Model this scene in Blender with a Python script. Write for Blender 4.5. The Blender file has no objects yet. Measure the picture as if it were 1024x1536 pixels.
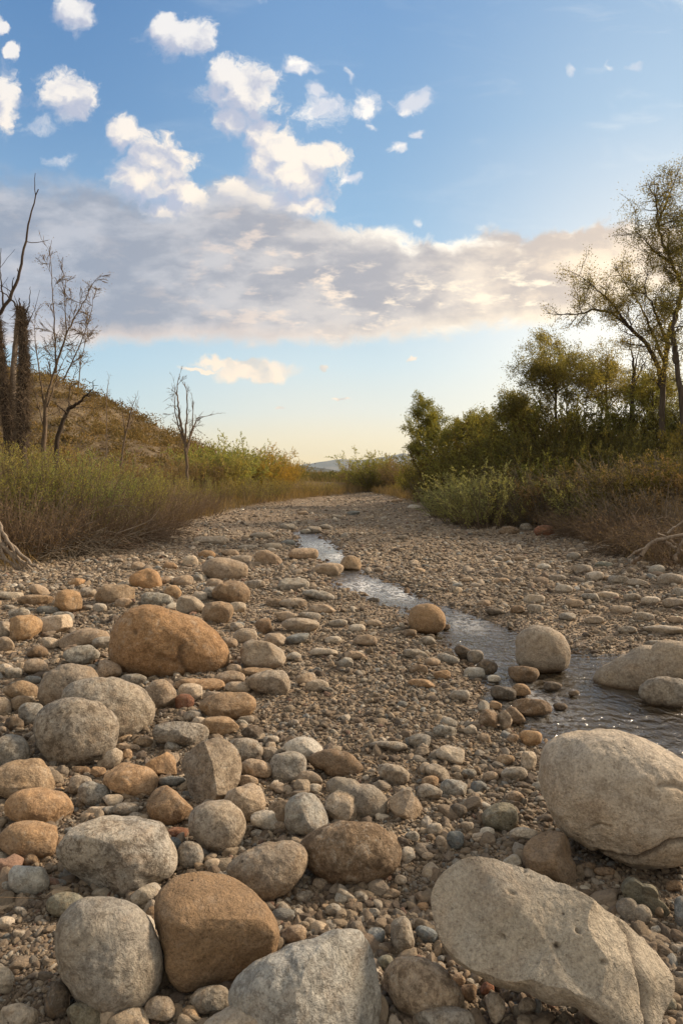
import bpy, bmesh, math, random
import numpy as np
from mathutils import Vector, Matrix
R = math.radians
sc = bpy.context.scene
col = sc.collection
random.seed(7)

# ------------------------------------------------------------------ camera, world, sun, exposure
H, F, CX, HY = 1.2, 1024.0, 512.0, 712.0        # eye height (m), focal length, centre column, horizon row (pixels of the photograph)
cd = bpy.data.cameras.new('camera'); cam = bpy.data.objects.new('camera', cd); col.objects.link(cam)
cam.location = (0, 0, H); cam.rotation_euler = (R(90), 0, 0)
cd.sensor_fit = 'VERTICAL'; cd.sensor_height = 36; cd.sensor_width = 24; cd.lens = 24
cd.shift_y = (HY - 768) / 1536
cd.clip_start = 0.05; cd.clip_end = 20000
sc.camera = cam
sc.render.resolution_x = 682; sc.render.resolution_y = 1024
sc.view_settings.view_transform = 'Standard'; sc.view_settings.look = 'None'
sc.view_settings.exposure = 0.3; sc.view_settings.gamma = 1.0; sc.view_settings.use_curve_mapping = False
try:
    sc.cycles.max_bounces = 6; sc.cycles.diffuse_bounces = 3; sc.cycles.glossy_bounces = 3
    sc.cycles.transparent_max_bounces = 8; sc.cycles.transmission_bounces = 4
    sc.cycles.use_denoising = True; sc.cycles.caustics_reflective = False; sc.cycles.caustics_refractive = False
    sc.cycles.volume_bounces = 0
except Exception: pass
SUN_AZ, SUN_EL = 66.0, 27.0                     # degrees right of the view direction, above the horizon
sd = bpy.data.lights.new('sun', 'SUN'); sun = bpy.data.objects.new('sun', sd); col.objects.link(sun)
sd.energy = 5.0; sd.angle = R(8.0); sd.color = (1.0, 0.80, 0.58)
sdir = Vector((math.sin(R(SUN_AZ)) * math.cos(R(SUN_EL)), math.cos(R(SUN_AZ)) * math.cos(R(SUN_EL)), math.sin(R(SUN_EL))))
sun.rotation_euler = (-sdir).to_track_quat('-Z', 'Y').to_euler()

class NT:
    """small helper for writing node trees"""
    def __init__(s, tree): s.t = tree; tree.nodes.clear()
    def n(s, typ, **kw):
        nd = s.t.nodes.new(typ)
        for k, v in kw.items(): setattr(nd, k, v)
        return nd
    def put(s, sock, v):
        if isinstance(v, bpy.types.NodeSocket): s.t.links.new(v, sock)
        elif v is not None:
            try: sock.default_value = v
            except Exception: sock.default_value = tuple(v) + (1.0,)
    def m(s, op, a, b=None, c=None, clamp=False):
        nd = s.n('ShaderNodeMath', operation=op, use_clamp=clamp)
        s.put(nd.inputs[0], a); s.put(nd.inputs[1], b); s.put(nd.inputs[2], c); return nd.outputs[0]
    def v(s, op, a, b=None, c=None):
        nd = s.n('ShaderNodeVectorMath', operation=op)
        s.put(nd.inputs[0], a); s.put(nd.inputs[1], b); s.put(nd.inputs[2], c)
        return nd.outputs['Value'] if op in ('LENGTH', 'DOT_PRODUCT', 'DISTANCE') else nd.outputs[0]
    def mix(s, f, a, b, bt='MIX'):
        nd = s.n('ShaderNodeMix', data_type='RGBA', blend_type=bt)
        s.put(nd.inputs[0], f); s.put(nd.inputs[6], a); s.put(nd.inputs[7], b); return nd.outputs[2]
    def ss(s, x, lo, hi, a=0.0, b=1.0):
        nd = s.n('ShaderNodeMapRange', interpolation_type='SMOOTHSTEP')
        s.put(nd.inputs[0], x); s.put(nd.inputs[1], lo); s.put(nd.inputs[2], hi); s.put(nd.inputs[3], a); s.put(nd.inputs[4], b)
        return nd.outputs[0]
    def noise(s, vec, scale, detail=4, rough=.5, dist=0, w=None, colr=False):
        nd = s.n('ShaderNodeTexNoise', noise_dimensions='4D' if w is not None else '3D')
        s.put(nd.inputs['Vector'], vec); nd.inputs['Scale'].default_value = scale; nd.inputs['Detail'].default_value = detail
        nd.inputs['Roughness'].default_value = rough; nd.inputs['Distortion'].default_value = dist
        if w is not None: s.put(nd.inputs['W'], w)
        return nd.outputs['Color'] if colr else nd.outputs[0]
    def ramp(s, x, stops, interp='LINEAR'):
        nd = s.n('ShaderNodeValToRGB'); e = nd.color_ramp; e.interpolation = interp
        while len(e.elements) > 1: e.elements.remove(e.elements[-1])
        for i, (p, c) in enumerate(stops):
            el = e.elements[0] if i == 0 else e.elements.new(p)
            el.position = p; el.color = tuple(c) + (1.0,)
        s.put(nd.inputs[0], x); return nd.outputs[0]
    def curve(s, x, pts):
        nd = s.n('ShaderNodeFloatCurve'); cv = nd.mapping.curves[0]
        nd.mapping.use_clip = False
        while len(cv.points) > 2: cv.points.remove(cv.points[-1])
        cv.points[0].location = pts[0]; cv.points[1].location = pts[-1]
        for p in pts[1:-1]: cv.points.new(*p)
        nd.mapping.update(); s.put(nd.inputs['Value'], x); return nd.outputs[0]
    def comb(s, x, y, z):
        nd = s.n('ShaderNodeCombineXYZ'); s.put(nd.inputs[0], x); s.put(nd.inputs[1], y); s.put(nd.inputs[2], z); return nd.outputs[0]

def lin(r, g, b):
    f = lambda c: ((c / 255 + .055) / 1.055) ** 2.4 if c > 10 else c / 255 / 12.92
    return (f(r), f(g), f(b))

def build_world():
    w = bpy.data.worlds.new('World'); sc.world = w; w.use_nodes = True
    t = NT(w.node_tree)
    d = t.v('NORMALIZE', t.n('ShaderNodeTexCoord').outputs['Generated'])
    sp = t.n('ShaderNodeSeparateXYZ'); t.put(sp.inputs[0], d); x, y, z = sp.outputs
    el = t.m('DIVIDE', t.m('ARCSINE', z), math.pi / 2)
    hor = t.m('SQRT', t.m('ADD', t.m('MULTIPLY', x, x), t.m('MULTIPLY', y, y)))
    saz = t.m('DIVIDE', x, t.m('MAXIMUM', hor, 1e-3))
    L = t.ramp(el, [(0, lin(232,206,160)), (.013, lin(244,224,180)), (.057, lin(192,213,218)), (.1, lin(172,202,218)), (.19, lin(136,172,204)), (.295, lin(100,142,186)), (.387, lin(84,127,176)), (1, lin(52,92,150))])
    M = t.ramp(el, [(0, lin(250,214,160)), (.013, lin(254,228,172)), (.057, lin(226,225,212)), (.1, lin(202,218,222)), (.19, lin(150,186,214)), (.295, lin(126,164,201)), (.387, lin(110,150,194)), (1, lin(60,100,155))])
    Rr = t.ramp(el, [(0, lin(250,214,165)), (.013, lin(253,232,192)), (.057, lin(252,243,222)), (.13, lin(252,247,236)), (.19, lin(222,226,226)), (.295, lin(166,192,214)), (.387, lin(140,171,203)), (1, lin(75,115,165))])
    base = t.mix(t.ss(saz, -.42, 0.0), L, M); base = t.mix(t.ss(saz, .02, .45), base, Rr)
    sky = t.n('ShaderNodeTexSky', sky_type='NISHITA'); sky.sun_disc = False
    sky.sun_elevation = R(SUN_EL); sky.sun_rotation = R(SUN_AZ); sky.air_density = 1.0; sky.dust_density = 1.5
    t.put(sky.inputs[0], d) if len(sky.inputs) else None
    nish = t.v('SCALE', sky.outputs[0]); nish.node.inputs['Scale'].default_value = 0.10
    base = t.mix(0.12, base, nish)
    # cloud plane coordinates: direction projected on a far wall north of the viewer
    ys = t.m('MAXIMUM', y, 0.12)
    U = t.m('MULTIPLY_ADD', t.m('DIVIDE', x, ys), 1.024, .512)
    V = t.m('MULTIPLY_ADD', t.m('DIVIDE', z, ys), -1.024, .712)
    P = t.comb(U, V, 0.0)
    ahead = t.ss(y, .14, .3)
    w1 = t.v('SUBTRACT', t.noise(P, 9, 3, .55, colr=True), (.5, .5, .5))
    w2 = t.v('SUBTRACT', t.noise(P, 34, 3, .6, colr=True), (.5, .5, .5))
    Pw = t.v('MULTIPLY_ADD', w1, (.055, .05, 0), P)
    Pw = t.v('MULTIPLY_ADD', w2, (.030, .028, 0), Pw)
    def blobs(lst, Pw=Pw):
        acc = None
        for (cx, cy, rx, ry) in lst:
            rx /= 1000; ry /= 1000; cx /= 1000; cy /= 1000
            l = t.v('LENGTH', t.v('MULTIPLY_ADD', Pw, (1 / rx, 1 / ry, 0), (-cx / rx, -cy / ry, 0)))
            acc = l if acc is None else t.m('SMOOTH_MIN', acc, l, .25)
        return acc
    puffs = [(112, 22, 38, 34), (268, 62, 56, 34), (240, 45, 26, 28), (98, 145, 52, 42), (5, 150, 28, 55), (17, 76, 16, 14), (2, 42, 12, 14),
             (362, 138, 62, 56), (345, 110, 30, 30), (390, 205, 26, 44), (188, 205, 34, 34), (228, 245, 62, 52), (250, 285, 50, 30), (440, 268, 74, 48), (395, 300, 70, 30), (475, 250, 40, 30), (255, 315, 60, 26), (360, 285, 50, 26), (420, 225, 34, 34), (275, 300, 60, 34), (215, 275, 50, 40), (395, 240, 34, 34), (345, 175, 34, 30), (450, 312, 50, 22)]
    small = [(450, 92, 26, 13), (480, 165, 34, 36), (472, 135, 16, 18), (548, 160, 24, 26), (625, 155, 32, 20), (612, 168, 14, 12), (628, 204, 12, 9), (599, 231, 19, 13),
             (527, 270, 20, 10), (392, 2, 14, 8)]
    faint = [(522, 112, 9, 14), (90, 243, 26, 12), (916, 98, 8, 14), (950, 103, 15, 8), (848, 112, 7, 9), (622, 333, 9, 10), (556, 197, 10, 6), (60, 190, 30, 16)]
    n_big = t.noise(Pw, 24, 8, .66)
    B1 = blobs(puffs)
    e1 = t.m('MULTIPLY_ADD', t.m('SUBTRACT', n_big, .5), 2.1, B1)
    B1b = blobs(puffs, t.v('ADD', Pw, (.014, -.020, 0))); slope = t.m('MULTIPLY', t.m('SUBTRACT', B1b, B1), .95)
    pm = t.m('POWER', t.ss(e1, 1.12, t.ss(slope, -.25, .25, .30, .62)), 1.0)
    B2 = blobs(small)
    e2 = t.m('MULTIPLY_ADD', t.m('SUBTRACT', n_big, .5), 2.4, B2)
    sm = t.ss(e2, 1.15, .30, 0, .90)
    B4 = blobs(faint); fmk = t.ss(t.m('MULTIPLY_ADD', t.m('SUBTRACT', n_big, .5), 3.4, B4), 1.1, .0, 0, .5); sm = t.m('MAXIMUM', sm, fmk)
    # thin veils of high cloud
    st = t.v('MULTIPLY', P, (1.0, 3.2, 1))
    veil = t.ss(t.noise(st, 5.0, 5, .6, 1.0), .52, .78, 0, .30)
    veilr = t.ss(U, .6, 1.0, .25, 1.0)
    # the long bank
    top = t.curve(U, [(-.4, .25), (0, .245), (.14, .262), (.25, .30), (.34, .262), (.42, .285), (.5, .33), (.58, .345), (.65, .358), (.74, .338), (.85, .342), (.95, .325), (1.05, .33), (1.4, .40)])
    bot = t.curve(U, [(-.4, .54), (0, .525), (.15, .522), (.3, .518), (.5, .521), (.65, .508), (.8, .493), (.9, .47), (1.0, .45), (1.4, .44)])
    dT = t.m('SUBTRACT', V, top); dB = t.m('SUBTRACT', bot, V)
    nb = t.m('SUBTRACT', t.noise(Pw, 16, 6, .6), .5)
    mT = t.ss(t.m('MULTIPLY_ADD', nb, .085, dT), -.004, t.ss(U, .0, .35, .06, .016))
    mB = t.ss(t.m('MULTIPLY_ADD', nb, .055, dB), -.004, .022)
    bm = t.m('MULTIPLY', mT, mB)
    low = [(380, 556, 72, 17), (345, 543, 60, 9), (408, 566, 36, 12), (515, 597, 22, 3.5), (425, 611, 9, 2.5), (482, 556, 7, 5), (625, 538, 12, 4), (300, 552, 30, 4)]
    B3 = blobs(low)
    lm = t.ss(t.m('MULTIPLY_ADD', nb, .9, B3), 1.1, .55, 0, .85)
    # bank colour: lavender grey on the west side, cream towards the sun; lighter streaks
    sv = t.v('MULTIPLY', t.v('MULTIPLY_ADD', w1, (.03, .02, 0), P), (1.0, 2.0, 1))
    ns = t.noise(sv, 8, 6, .58)
    ns2 = t.noise(t.v('MULTIPLY', t.v('MULTIPLY_ADD', w1, (.03, .02, 0), P), (1.0, 2.6, 1)), 15, 6, .62)
    dark = t.mix(t.ss(U, .05, .55), lin(143,152,168), lin(164,163,169)); dark = t.mix(t.ss(U, .5, .95), dark, lin(206,190,176))
    light = t.mix(t.ss(U, .1, .6), lin(178,181,190), lin(208,200,194)); light = t.mix(t.ss(U, .55, .9), light, lin(250,228,200))
    bc = t.mix(t.ss(ns, .40, .64), dark, light)
    warm = t.mix(t.ss(U, .3, .8), lin(232,212,196), lin(255,238,212))
    mid = t.m('MULTIPLY', t.ss(dT, .02, .09), t.ss(U, .15, .55, .08, 1.0))
    bc = t.mix(t.m('MULTIPLY', t.ss(ns2, .50, .66), mid), bc, warm)
    bc = t.mix(t.ss(t.m('MULTIPLY_ADD', nb, .05, dB), .045, .004, 0, .75), bc, warm)       # glowing lower hem
    rim = t.m('MULTIPLY', t.ss(t.m('MULTIPLY_ADD', nb, .085, dT), .034, .008), t.ss(U, .45, .6, 0, .95))
    bc = t.mix(t.m('MULTIPLY', rim, t.ss(ns, .42, .6)), bc, lin(255,246,230))
    # puffs: lit from upper right
    nA = t.noise(Pw, 20, 5, .55)
    nC = t.noise(Pw, 8, 3, .5); nD = t.noise(t.v('ADD', Pw, (.03, -.034, 0)), 8, 3, .5)
    nB_ = t.noise(t.v('ADD', Pw, (.012, -.014, 0)), 20, 5, .55)
    rel = t.m('MULTIPLY', t.m('ADD', t.m('SUBTRACT', nA, nB_), t.m('MULTIPLY', t.m('SUBTRACT', nC, nD), 1.2)), 2.4)
    lit = t.m('ADD', t.m('ADD', rel, .55), t.m('ADD', slope, t.ss(e1, .2, 1.0, -.10, .12)))
    shp = t.v('SUBTRACT', Pw, P)
    pc = t.mix(t.ss(lit, .05, 1.0), lin(178,182,198), t.mix(t.ss(V, .02, .3), lin(232,228,224), lin(248,234,216)))
    sc_ = t.mix(t.ss(rel, -.4, .3), lin(206,208,216), lin(250,242,232))
    lc = t.mix(t.ss(rel, -.5, .4), lin(206,200,192), lin(250,228,202))
    c = t.mix(t.m('MULTIPLY', veil, veilr), base, lin(235,235,232))
    c = t.mix(t.m('MULTIPLY', lm, ahead), c, lc)
    c = t.mix(t.m('MULTIPLY', t.m('MULTIPLY', pm, .90), ahead), c, pc)
    c = t.mix(t.m('MULTIPLY', sm, ahead), c, sc_)
    bfade = t.ss(dT, -.02, .05, .55, 1.0)
    c = t.mix(t.m('MULTIPLY', t.m('MULTIPLY', bm, ahead), t.m('MULTIPLY', t.m('SUBTRACT', 1, t.m('MULTIPLY', pm, t.ss(dT, .06, .0))), .96)), c, bc)
    # unseen pale cloud added overhead and behind the viewer as neutral fill light
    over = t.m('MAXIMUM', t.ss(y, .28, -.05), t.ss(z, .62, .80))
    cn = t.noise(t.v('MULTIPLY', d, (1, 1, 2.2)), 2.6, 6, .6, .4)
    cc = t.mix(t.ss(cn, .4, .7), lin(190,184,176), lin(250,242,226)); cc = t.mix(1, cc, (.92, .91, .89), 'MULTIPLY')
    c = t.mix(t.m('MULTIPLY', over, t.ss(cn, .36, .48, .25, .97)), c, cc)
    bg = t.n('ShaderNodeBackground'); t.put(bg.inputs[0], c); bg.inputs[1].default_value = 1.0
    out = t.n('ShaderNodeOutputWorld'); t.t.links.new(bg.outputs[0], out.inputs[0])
    w.cycles.sampling_method = 'MANUAL'; w.cycles.sample_map_resolution = 512
build_world()
# ------------------------------------------------------------------ numeric helpers
_rs = np.random.RandomState(11)
_G = _rs.normal(size=(4096, 3)); _G /= np.linalg.norm(_G, axis=1)[:, None]
def gnoise(p):
    """gradient noise, p (n,3) -> about -0.7..0.7"""
    i = np.floor(p).astype(np.int64); f = p - i
    u = f * f * f * (f * (f * 6 - 15) + 10)
    out = np.zeros(len(p))
    for dx in (0, 1):
        for dy in (0, 1):
            for dz in (0, 1):
                h = ((i[:, 0] + dx) * 73856093 ^ (i[:, 1] + dy) * 19349663 ^ (i[:, 2] + dz) * 83492791) & 4095
                g = _G[h]
                d = g[:, 0] * (f[:, 0] - dx) + g[:, 1] * (f[:, 1] - dy) + g[:, 2] * (f[:, 2] - dz)
                w = (u[:, 0] if dx else 1 - u[:, 0]) * (u[:, 1] if dy else 1 - u[:, 1]) * (u[:, 2] if dz else 1 - u[:, 2])
                out += w * d
    return out
def fbm(p, octs=4, gain=.5):
    a, o = 1.0, 0
    for k in range(octs):
        o = o + a * gnoise(p * 2 ** k + 17.3 * k); a *= gain
    return o
def p3(x, y, z=0.0): return np.stack([np.asarray(x, float), np.asarray(y, float), np.zeros_like(np.asarray(x, float)) + z], 1)
def sstep(x, a, b):
    t = np.clip((x - a) / (b - a), 0, 1); return t * t * (3 - 2 * t)

def mesh_np(name, v, f, attrs=None, smooth=True):
    """v (n,3), f (m,k) -> mesh; attrs {name: (n,) or (n,3)} on points"""
    me = bpy.data.meshes.new(name)
    v = np.ascontiguousarray(v, dtype=np.float32); f = np.ascontiguousarray(f, dtype=np.int32)
    me.vertices.add(len(v)); me.vertices.foreach_set('co', v.ravel())
    m, k = f.shape if len(f) else (0, 3)
    if m:
        me.loops.add(m * k); me.loops.foreach_set('vertex_index', f.ravel())
        me.polygons.add(m); me.polygons.foreach_set('loop_start', np.arange(0, m * k, k, dtype=np.int32))
        try: me.polygons.foreach_set('loop_total', np.full(m, k, dtype=np.int32))
        except Exception: pass
    me.update(calc_edges=True)
    if m and smooth: me.polygons.foreach_set('use_smooth', np.ones(m, dtype=bool))
    for n, a in (attrs or {}).items():
        a = np.asarray(a, dtype=np.float32)
        if a.ndim == 1: me.attributes.new(n, 'FLOAT', 'POINT').data.foreach_set('value', a)
        else: me.attributes.new(n, 'FLOAT_VECTOR', 'POINT').data.foreach_set('vector', a.ravel())
    me.validate()
    return me
def obj(name, me, mat=None, parent=None, loc=None):
    o = bpy.data.objects.new(name, me); col.objects.link(o)
    if mat is not None and len(me.materials) == 0: me.materials.append(mat)
    if parent is not None: o.parent = parent
    if loc is not None: o.location = loc
    return o
def tag(o, label=None, cat=None, group=None, kind=None):
    if label: o['label'] = label
    if cat: o['category'] = cat
    if group: o['group'] = group
    if kind: o['kind'] = kind
    return o
def empty(name, loc, rz=0, s=1.0):
    o = bpy.data.objects.new(name, None); col.objects.link(o); o.location = loc; o.rotation_euler = (0, 0, rz); o.scale = (s, s, s) if not isinstance(s, tuple) else s
    o.empty_display_size = .1
    return o

def gpt(px, py, z=0.0):
    Y = (H - z) * F / (py - HY); return ((px - CX) / F * Y, Y)

# ------------------------------------------------------------------ terrain
STREAM_L = [(440, 797), (446, 806), (452, 822), (492, 846), (506, 880), (560, 897), (612, 915), (648, 950), (700, 990), (742, 1040), (785, 1092), (830, 1118), (1060, 1160), (1300, 1200)]
STREAM_R = [(1300, 990), (1060, 985), (1000, 990), (880, 988), (800, 960), (728, 935), (634, 904), (592, 876), (545, 862), (521, 838), (503, 822), (482, 808), (470, 797)]
WZ = -0.035
POLY = np.array([gpt(a, b, WZ) for a, b in STREAM_L + STREAM_R])
def sdist(px_, py_):
    """signed distance to the stream outline, negative inside"""
    x = np.asarray(px_, float); y = np.asarray(py_, float)
    d = np.full(x.shape, 1e9); ins = np.zeros(x.shape, bool)
    n = len(POLY)
    for k in range(n):
        a = POLY[k]; b = POLY[(k + 1) % n]; e = b - a
        t = np.clip(((x - a[0]) * e[0] + (y - a[1]) * e[1]) / (e @ e + 1e-12), 0, 1)
        d = np.minimum(d, np.hypot(x - a[0] - t * e[0], y - a[1] - t * e[1]))
        c = ((a[1] > y) != (b[1] > y)) & (x < (b[0] - a[0]) * (y - a[1]) / (b[1] - a[1] + 1e-12) + a[0])
        ins ^= c
    return np.where(ins, -d, d)
LB = np.array([(-6, -4.6), (4, -4.6), (7.5, -4.35), (9.5, -4.1), (13, -3.9), (18, -4.0), (26, -3.5), (34, -1.6), (41, 0.9), (60, 6)])     # (Y, X) left bank foot
RB = np.array([(-6, 4.2), (5, 3.9), (7.3, 3.75), (10, 4.1), (12.5, 4.55), (16.8, 4.5), (20.5, 3.75), (25.6, 3.1), (32, 2.6), (40, 1.9), (60, 7)])
def bankL(x, y): return np.interp(y, LB[:, 0], LB[:, 1]) - x     # >0: on the bank
def bankR(x, y): return x - np.interp(y, RB[:, 0], RB[:, 1])
def height(x, y):
    x = np.asarray(x, float); y = np.asarray(y, float); shp = x.shape; x = x.ravel(); y = y.ravel()
    n = fbm(p3(x * .55, y * .55, 3.1), 3); n2 = fbm(p3(x * 2.2, y * 1.6, 9.1), 3)
    z = .07 * n * sstep(y, 2, 9) + .03 * n2 + .012 * fbm(p3(x * 7, y * 7, 1.0), 2)
    r = np.hypot(x, y)
    z += .05 * sstep(bankL(x, y), -2.5, 0) + .75 * sstep(bankL(x, y), -.3, 3.0)
    z += .12 * sstep(bankR(x, y), -1.6, .2) + 2.0 * sstep(bankR(x, y), .2, 4.6)
    far = sstep(y, 38, 60); z = z * (1 - far) + far * .45
    s = sdist(x, y); near = sstep(y, 0, 3)
    s2 = s + .10 * fbm(p3(x * 3.5, y * 3.5, 4.4), 3)
    bed = WZ - .015 - .10 * sstep(-s2, 0, .30)
    k = sstep(s2, -.04, .28)
    z = np.where(s < 1.0, bed * (1 - k) + np.maximum(z, WZ + .01) * k, np.maximum(z, WZ + .012) if False else z)
    return z.reshape(shp)
def hz(x, y): return float(height(np.array([x]), np.array([y]))[0])

def build_terrain():
    ys = np.concatenate([np.linspace(-6, .6, 14), .62 * (1.0115 ** np.arange(0, 420))])
    ys = ys[ys < 75]; ys = np.concatenate([ys, np.geomspace(78, 9000, 26)])
    us = np.concatenate([-np.geomspace(6, .62, 28), np.linspace(-.6, .6, 330), np.geomspace(.62, 6, 28)])
    YY, UU = np.meshgrid(ys, us, indexing='ij')
    XX = UU * (np.abs(YY) + .9) * .95
    Z = height(XX, YY)
    ny, nx = XX.shape
    v = np.stack([XX.ravel(), YY.ravel(), Z.ravel()], 1)
    idx = np.arange(ny * nx).reshape(ny, nx)
    f = np.stack([idx[:-1, :-1].ravel(), idx[:-1, 1:].ravel(), idx[1:, 1:].ravel(), idx[1:, :-1].ravel()], 1)
    x, y = v[:, 0], v[:, 1]
    s = sdist(x, y)
    bank = np.maximum(sstep(bankL(x, y), -.5, .5), sstep(bankR(x, y), -.6, .5)); bank = np.maximum(bank, sstep(y, 40, 44))
    wet = 1 - sstep(s + .1 * fbm(p3(x * 3, y * 3), 3), -.02, .36)
    # sheltered sandy silt: at the near left corner and behind the big slab
    silt = np.exp(-(((x + .85) / .32) ** 2 + ((y - 1.65) / .35) ** 2)) + np.exp(-(((x - .95) / .28) ** 2 + ((y - 1.98) / .25) ** 2))
    return mesh_np('riverbed', v, f, {'bank': bank, 'wet': wet, 'silt': silt})

def mat_new(name):
    m = bpy.data.materials.new(name); m.use_nodes = True
    t = NT(m.node_tree); out = t.n('ShaderNodeOutputMaterial')
    return m, t, out
def principled(t, out, colr, rough=.85, bump=None, spec=.3):
    b = t.n('ShaderNodeBsdfPrincipled'); t.put(b.inputs['Base Color'], colr); t.put(b.inputs['Roughness'], rough)
    b.inputs['Specular IOR Level'].default_value = spec
    if bump is not None: t.put(b.inputs['Normal'], bump)
    t.t.links.new(b.outputs[0], out.inputs[0]); return b
def bump(t, hgt, strength, dist, normal=None):
    b = t.n('ShaderNodeBump'); b.inputs['Strength'].default_value = strength; b.inputs['Distance'].default_value = dist
    t.put(b.inputs['Height'], hgt); t.put(b.inputs['Normal'], normal) if normal is not None else None
    return b.outputs[0]
def attr(t, name, typ='GEOMETRY', out='Fac'):
    a = t.n('ShaderNodeAttribute', attribute_name=name, attribute_type=typ); return a.outputs[out]

def mat_ground():
    m, t, out = mat_new('gravel_bed')
    P = t.n('ShaderNodeTexCoord').outputs['Object']
    Pd = t.v('MULTIPLY_ADD', t.v('SUBTRACT', t.noise(P, 14, 3, colr=True), (.5, .5, .5)), (.05, .05, .05), P)
    def vor(scale, feat='F1'):
        n = t.n('ShaderNodeTexVoronoi', feature=feat); n.inputs['Scale'].default_value = scale; t.put(n.inputs['Vector'], Pd)
        n.inputs['Randomness'].default_value = .95; return n
    a, b, c = vor(8), vor(26), vor(85)
    pal = [(0, (.13, .10, .075)), (.22, (.22, .17, .12)), (.42, (.29, .23, .165)), (.6, (.37, .31, .24)), (.78, (.28, .26, .225)), (.92, (.42, .31, .19)), (1, (.48, .43, .36))]
    def cell(v):
        s = t.n('ShaderNodeSeparateColor'); t.put(s.inputs[0], v.outputs['Color']); return t.ramp(s.outputs[0], pal)
    ca, cb, cc = cell(a), cell(b), cell(c)
    nA = t.noise(P, 1.7, 4, .6); nB = t.noise(P, 5.0, 4, .6)
    fa = t.m('MULTIPLY', t.ss(nA, .42, .6), t.ss(a.outputs['Distance'], .62, .40))
    fb = t.ss(b.outputs['Distance'], .66, .45)
    base = t.mix(t.m('MULTIPLY', fb, t.ss(nB, .30, .52, .25, .9)), t.mix(.75, (.15, .115, .085), cc), cb)
    base = t.mix(t.m('MULTIPLY', fa, .85), base, ca)
    hgt_c = t.m('MULTIPLY', t.ss(c.outputs['Distance'], .7, .0), .10)
    hgt_b = t.m('MULTIPLY', t.ss(b.outputs['Distance'], .7, .1), .38)
    hgt_a = t.m('MULTIPLY', t.m('MULTIPLY', t.ss(a.outputs['Distance'], .65, .1), t.ss(nA, .42, .6)), 1.0)
    hgt = t.m('ADD', t.m('ADD', hgt_a, hgt_b), hgt_c)
    bigtone = t.noise(P, .5, 4, .6)
    base = t.mix(t.ss(bigtone, .35, .65, 0, .45), base, t.mix(1, base, (.70, .62, .52), 'MULTIPLY'))
    # soil and litter on the banks
    soil = t.ramp(t.noise(P, 9, 6, .7), [(.3, (.065, .045, .03)), (.5, (.13, .092, .058)), (.7, (.21, .155, .10))])
    silt = t.ramp(t.noise(P, 60, 5, .7), [(.3, (.13, .098, .07)), (.6, (.22, .17, .125)), (.8, (.33, .27, .2))])
    base = t.mix(t.m('MULTIPLY', attr(t, 'silt'), .9, clamp=True), base, silt)
    base = t.mix(t.m('MULTIPLY', attr(t, 'bank'), t.ss(t.noise(P, 3.0, 4), .25, .5, .7, 1.0)), base, soil)
    wet = attr(t, 'wet')
    base = t.mix(t.m('MULTIPLY', wet, .8), base, t.mix(1, base, (.42, .36, .28), 'MULTIPLY'))
    hgt = t.m('MULTIPLY', hgt, t.m('SUBTRACT', 1, t.m('MULTIPLY', attr(t, 'bank'), .8)))
    base = t.mix(1, base, (1.04, .98, .91), 'MULTIPLY')
    bp = bump(t, hgt, 1.0, .05)
    bp = bump(t, t.noise(P, 160, 4, .65), .5, .004, bp)
    principled(t, out, base, t.m('MULTIPLY_ADD', wet, -.5, .92), bp, .35)
    return m
M_GROUND = mat_ground()
terrain = obj('riverbed', build_terrain(), M_GROUND); tag(terrain, 'dry gravel riverbed running between scrub banks', None, None, 'structure')
terrain.name = 'ground'

# water ------------------------------------------------------------
def mat_water():
    m, t, out = mat_new('stream_water')
    P = t.n('ShaderNodeTexCoord').outputs['Object']
    Ps = t.v('MULTIPLY', P, (1.0, .55, 1.0))
    n1 = t.noise(Ps, 9, 5, .62, .8); n2 = t.noise(Ps, 34, 4, .6, .5)
    w = t.n('ShaderNodeTexWave', wave_type='BANDS', bands_direction='Y'); t.put(w.inputs['Vector'], Ps)
    w.inputs['Scale'].default_value = 5.5; w.inputs['Distortion'].default_value = 9; w.inputs['Detail'].default_value = 3; w.inputs['Detail Scale'].default_value = 1.8
    hgt = t.m('ADD', t.m('ADD', t.m('MULTIPLY', n1, 1.0), t.m('MULTIPLY', n2, .30)), t.m('MULTIPLY', w.outputs['Fac'], .22))
    nb = bump(t, hgt, 1.0, .032)
    fr = t.n('ShaderNodeFresnel'); fr.inputs[0].default_value = 1.36; t.put(fr.inputs['Normal'], nb)
    tr = t.n('ShaderNodeBsdfTransparent'); tr.inputs[0].default_value = (.74, .68, .56, 1)
    gl = t.n('ShaderNodeBsdfGlossy'); gl.inputs['Roughness'].default_value = .13; gl.inputs['Color'].default_value = (1, 1, 1, 1); t.put(gl.inputs['Normal'], nb)
    df = t.n('ShaderNodeBsdfDiffuse'); df.inputs[0].default_value = (.17, .135, .09, 1)
    murk = t.n('ShaderNodeMixShader'); murk.inputs[0].default_value = .30; t.t.links.new(tr.outputs[0], murk.inputs[1]); t.t.links.new(df.outputs[0], murk.inputs[2])
    mx = t.n('ShaderNodeMixShader'); t.put(mx.inputs[0], t.m('MULTIPLY_ADD', fr.outputs[0], 1.5, .05, clamp=True))
    t.t.links.new(murk.outputs[0], mx.inputs[1]); t.t.links.new(gl.outputs[0], mx.inputs[2])
    # broken white water over the shallow riffles
    foam = t.n('ShaderNodeBsdfDiffuse'); foam.inputs[0].default_value = (.75, .74, .72, 1)
    fm = t.m('MULTIPLY', t.ss(t.noise(Ps, 16, 6, .75, 1.2), .44, .58), attr(t, 'riffle'))
    mf = t.n('ShaderNodeMixShader'); t.put(mf.inputs[0], t.m('MULTIPLY', fm, .85)); t.t.links.new(mx.outputs[0], mf.inputs[1]); t.t.links.new(foam.outputs[0], mf.inputs[2])
    t.t.links.new(mf.outputs[0], out.inputs[0])
    return m
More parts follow.
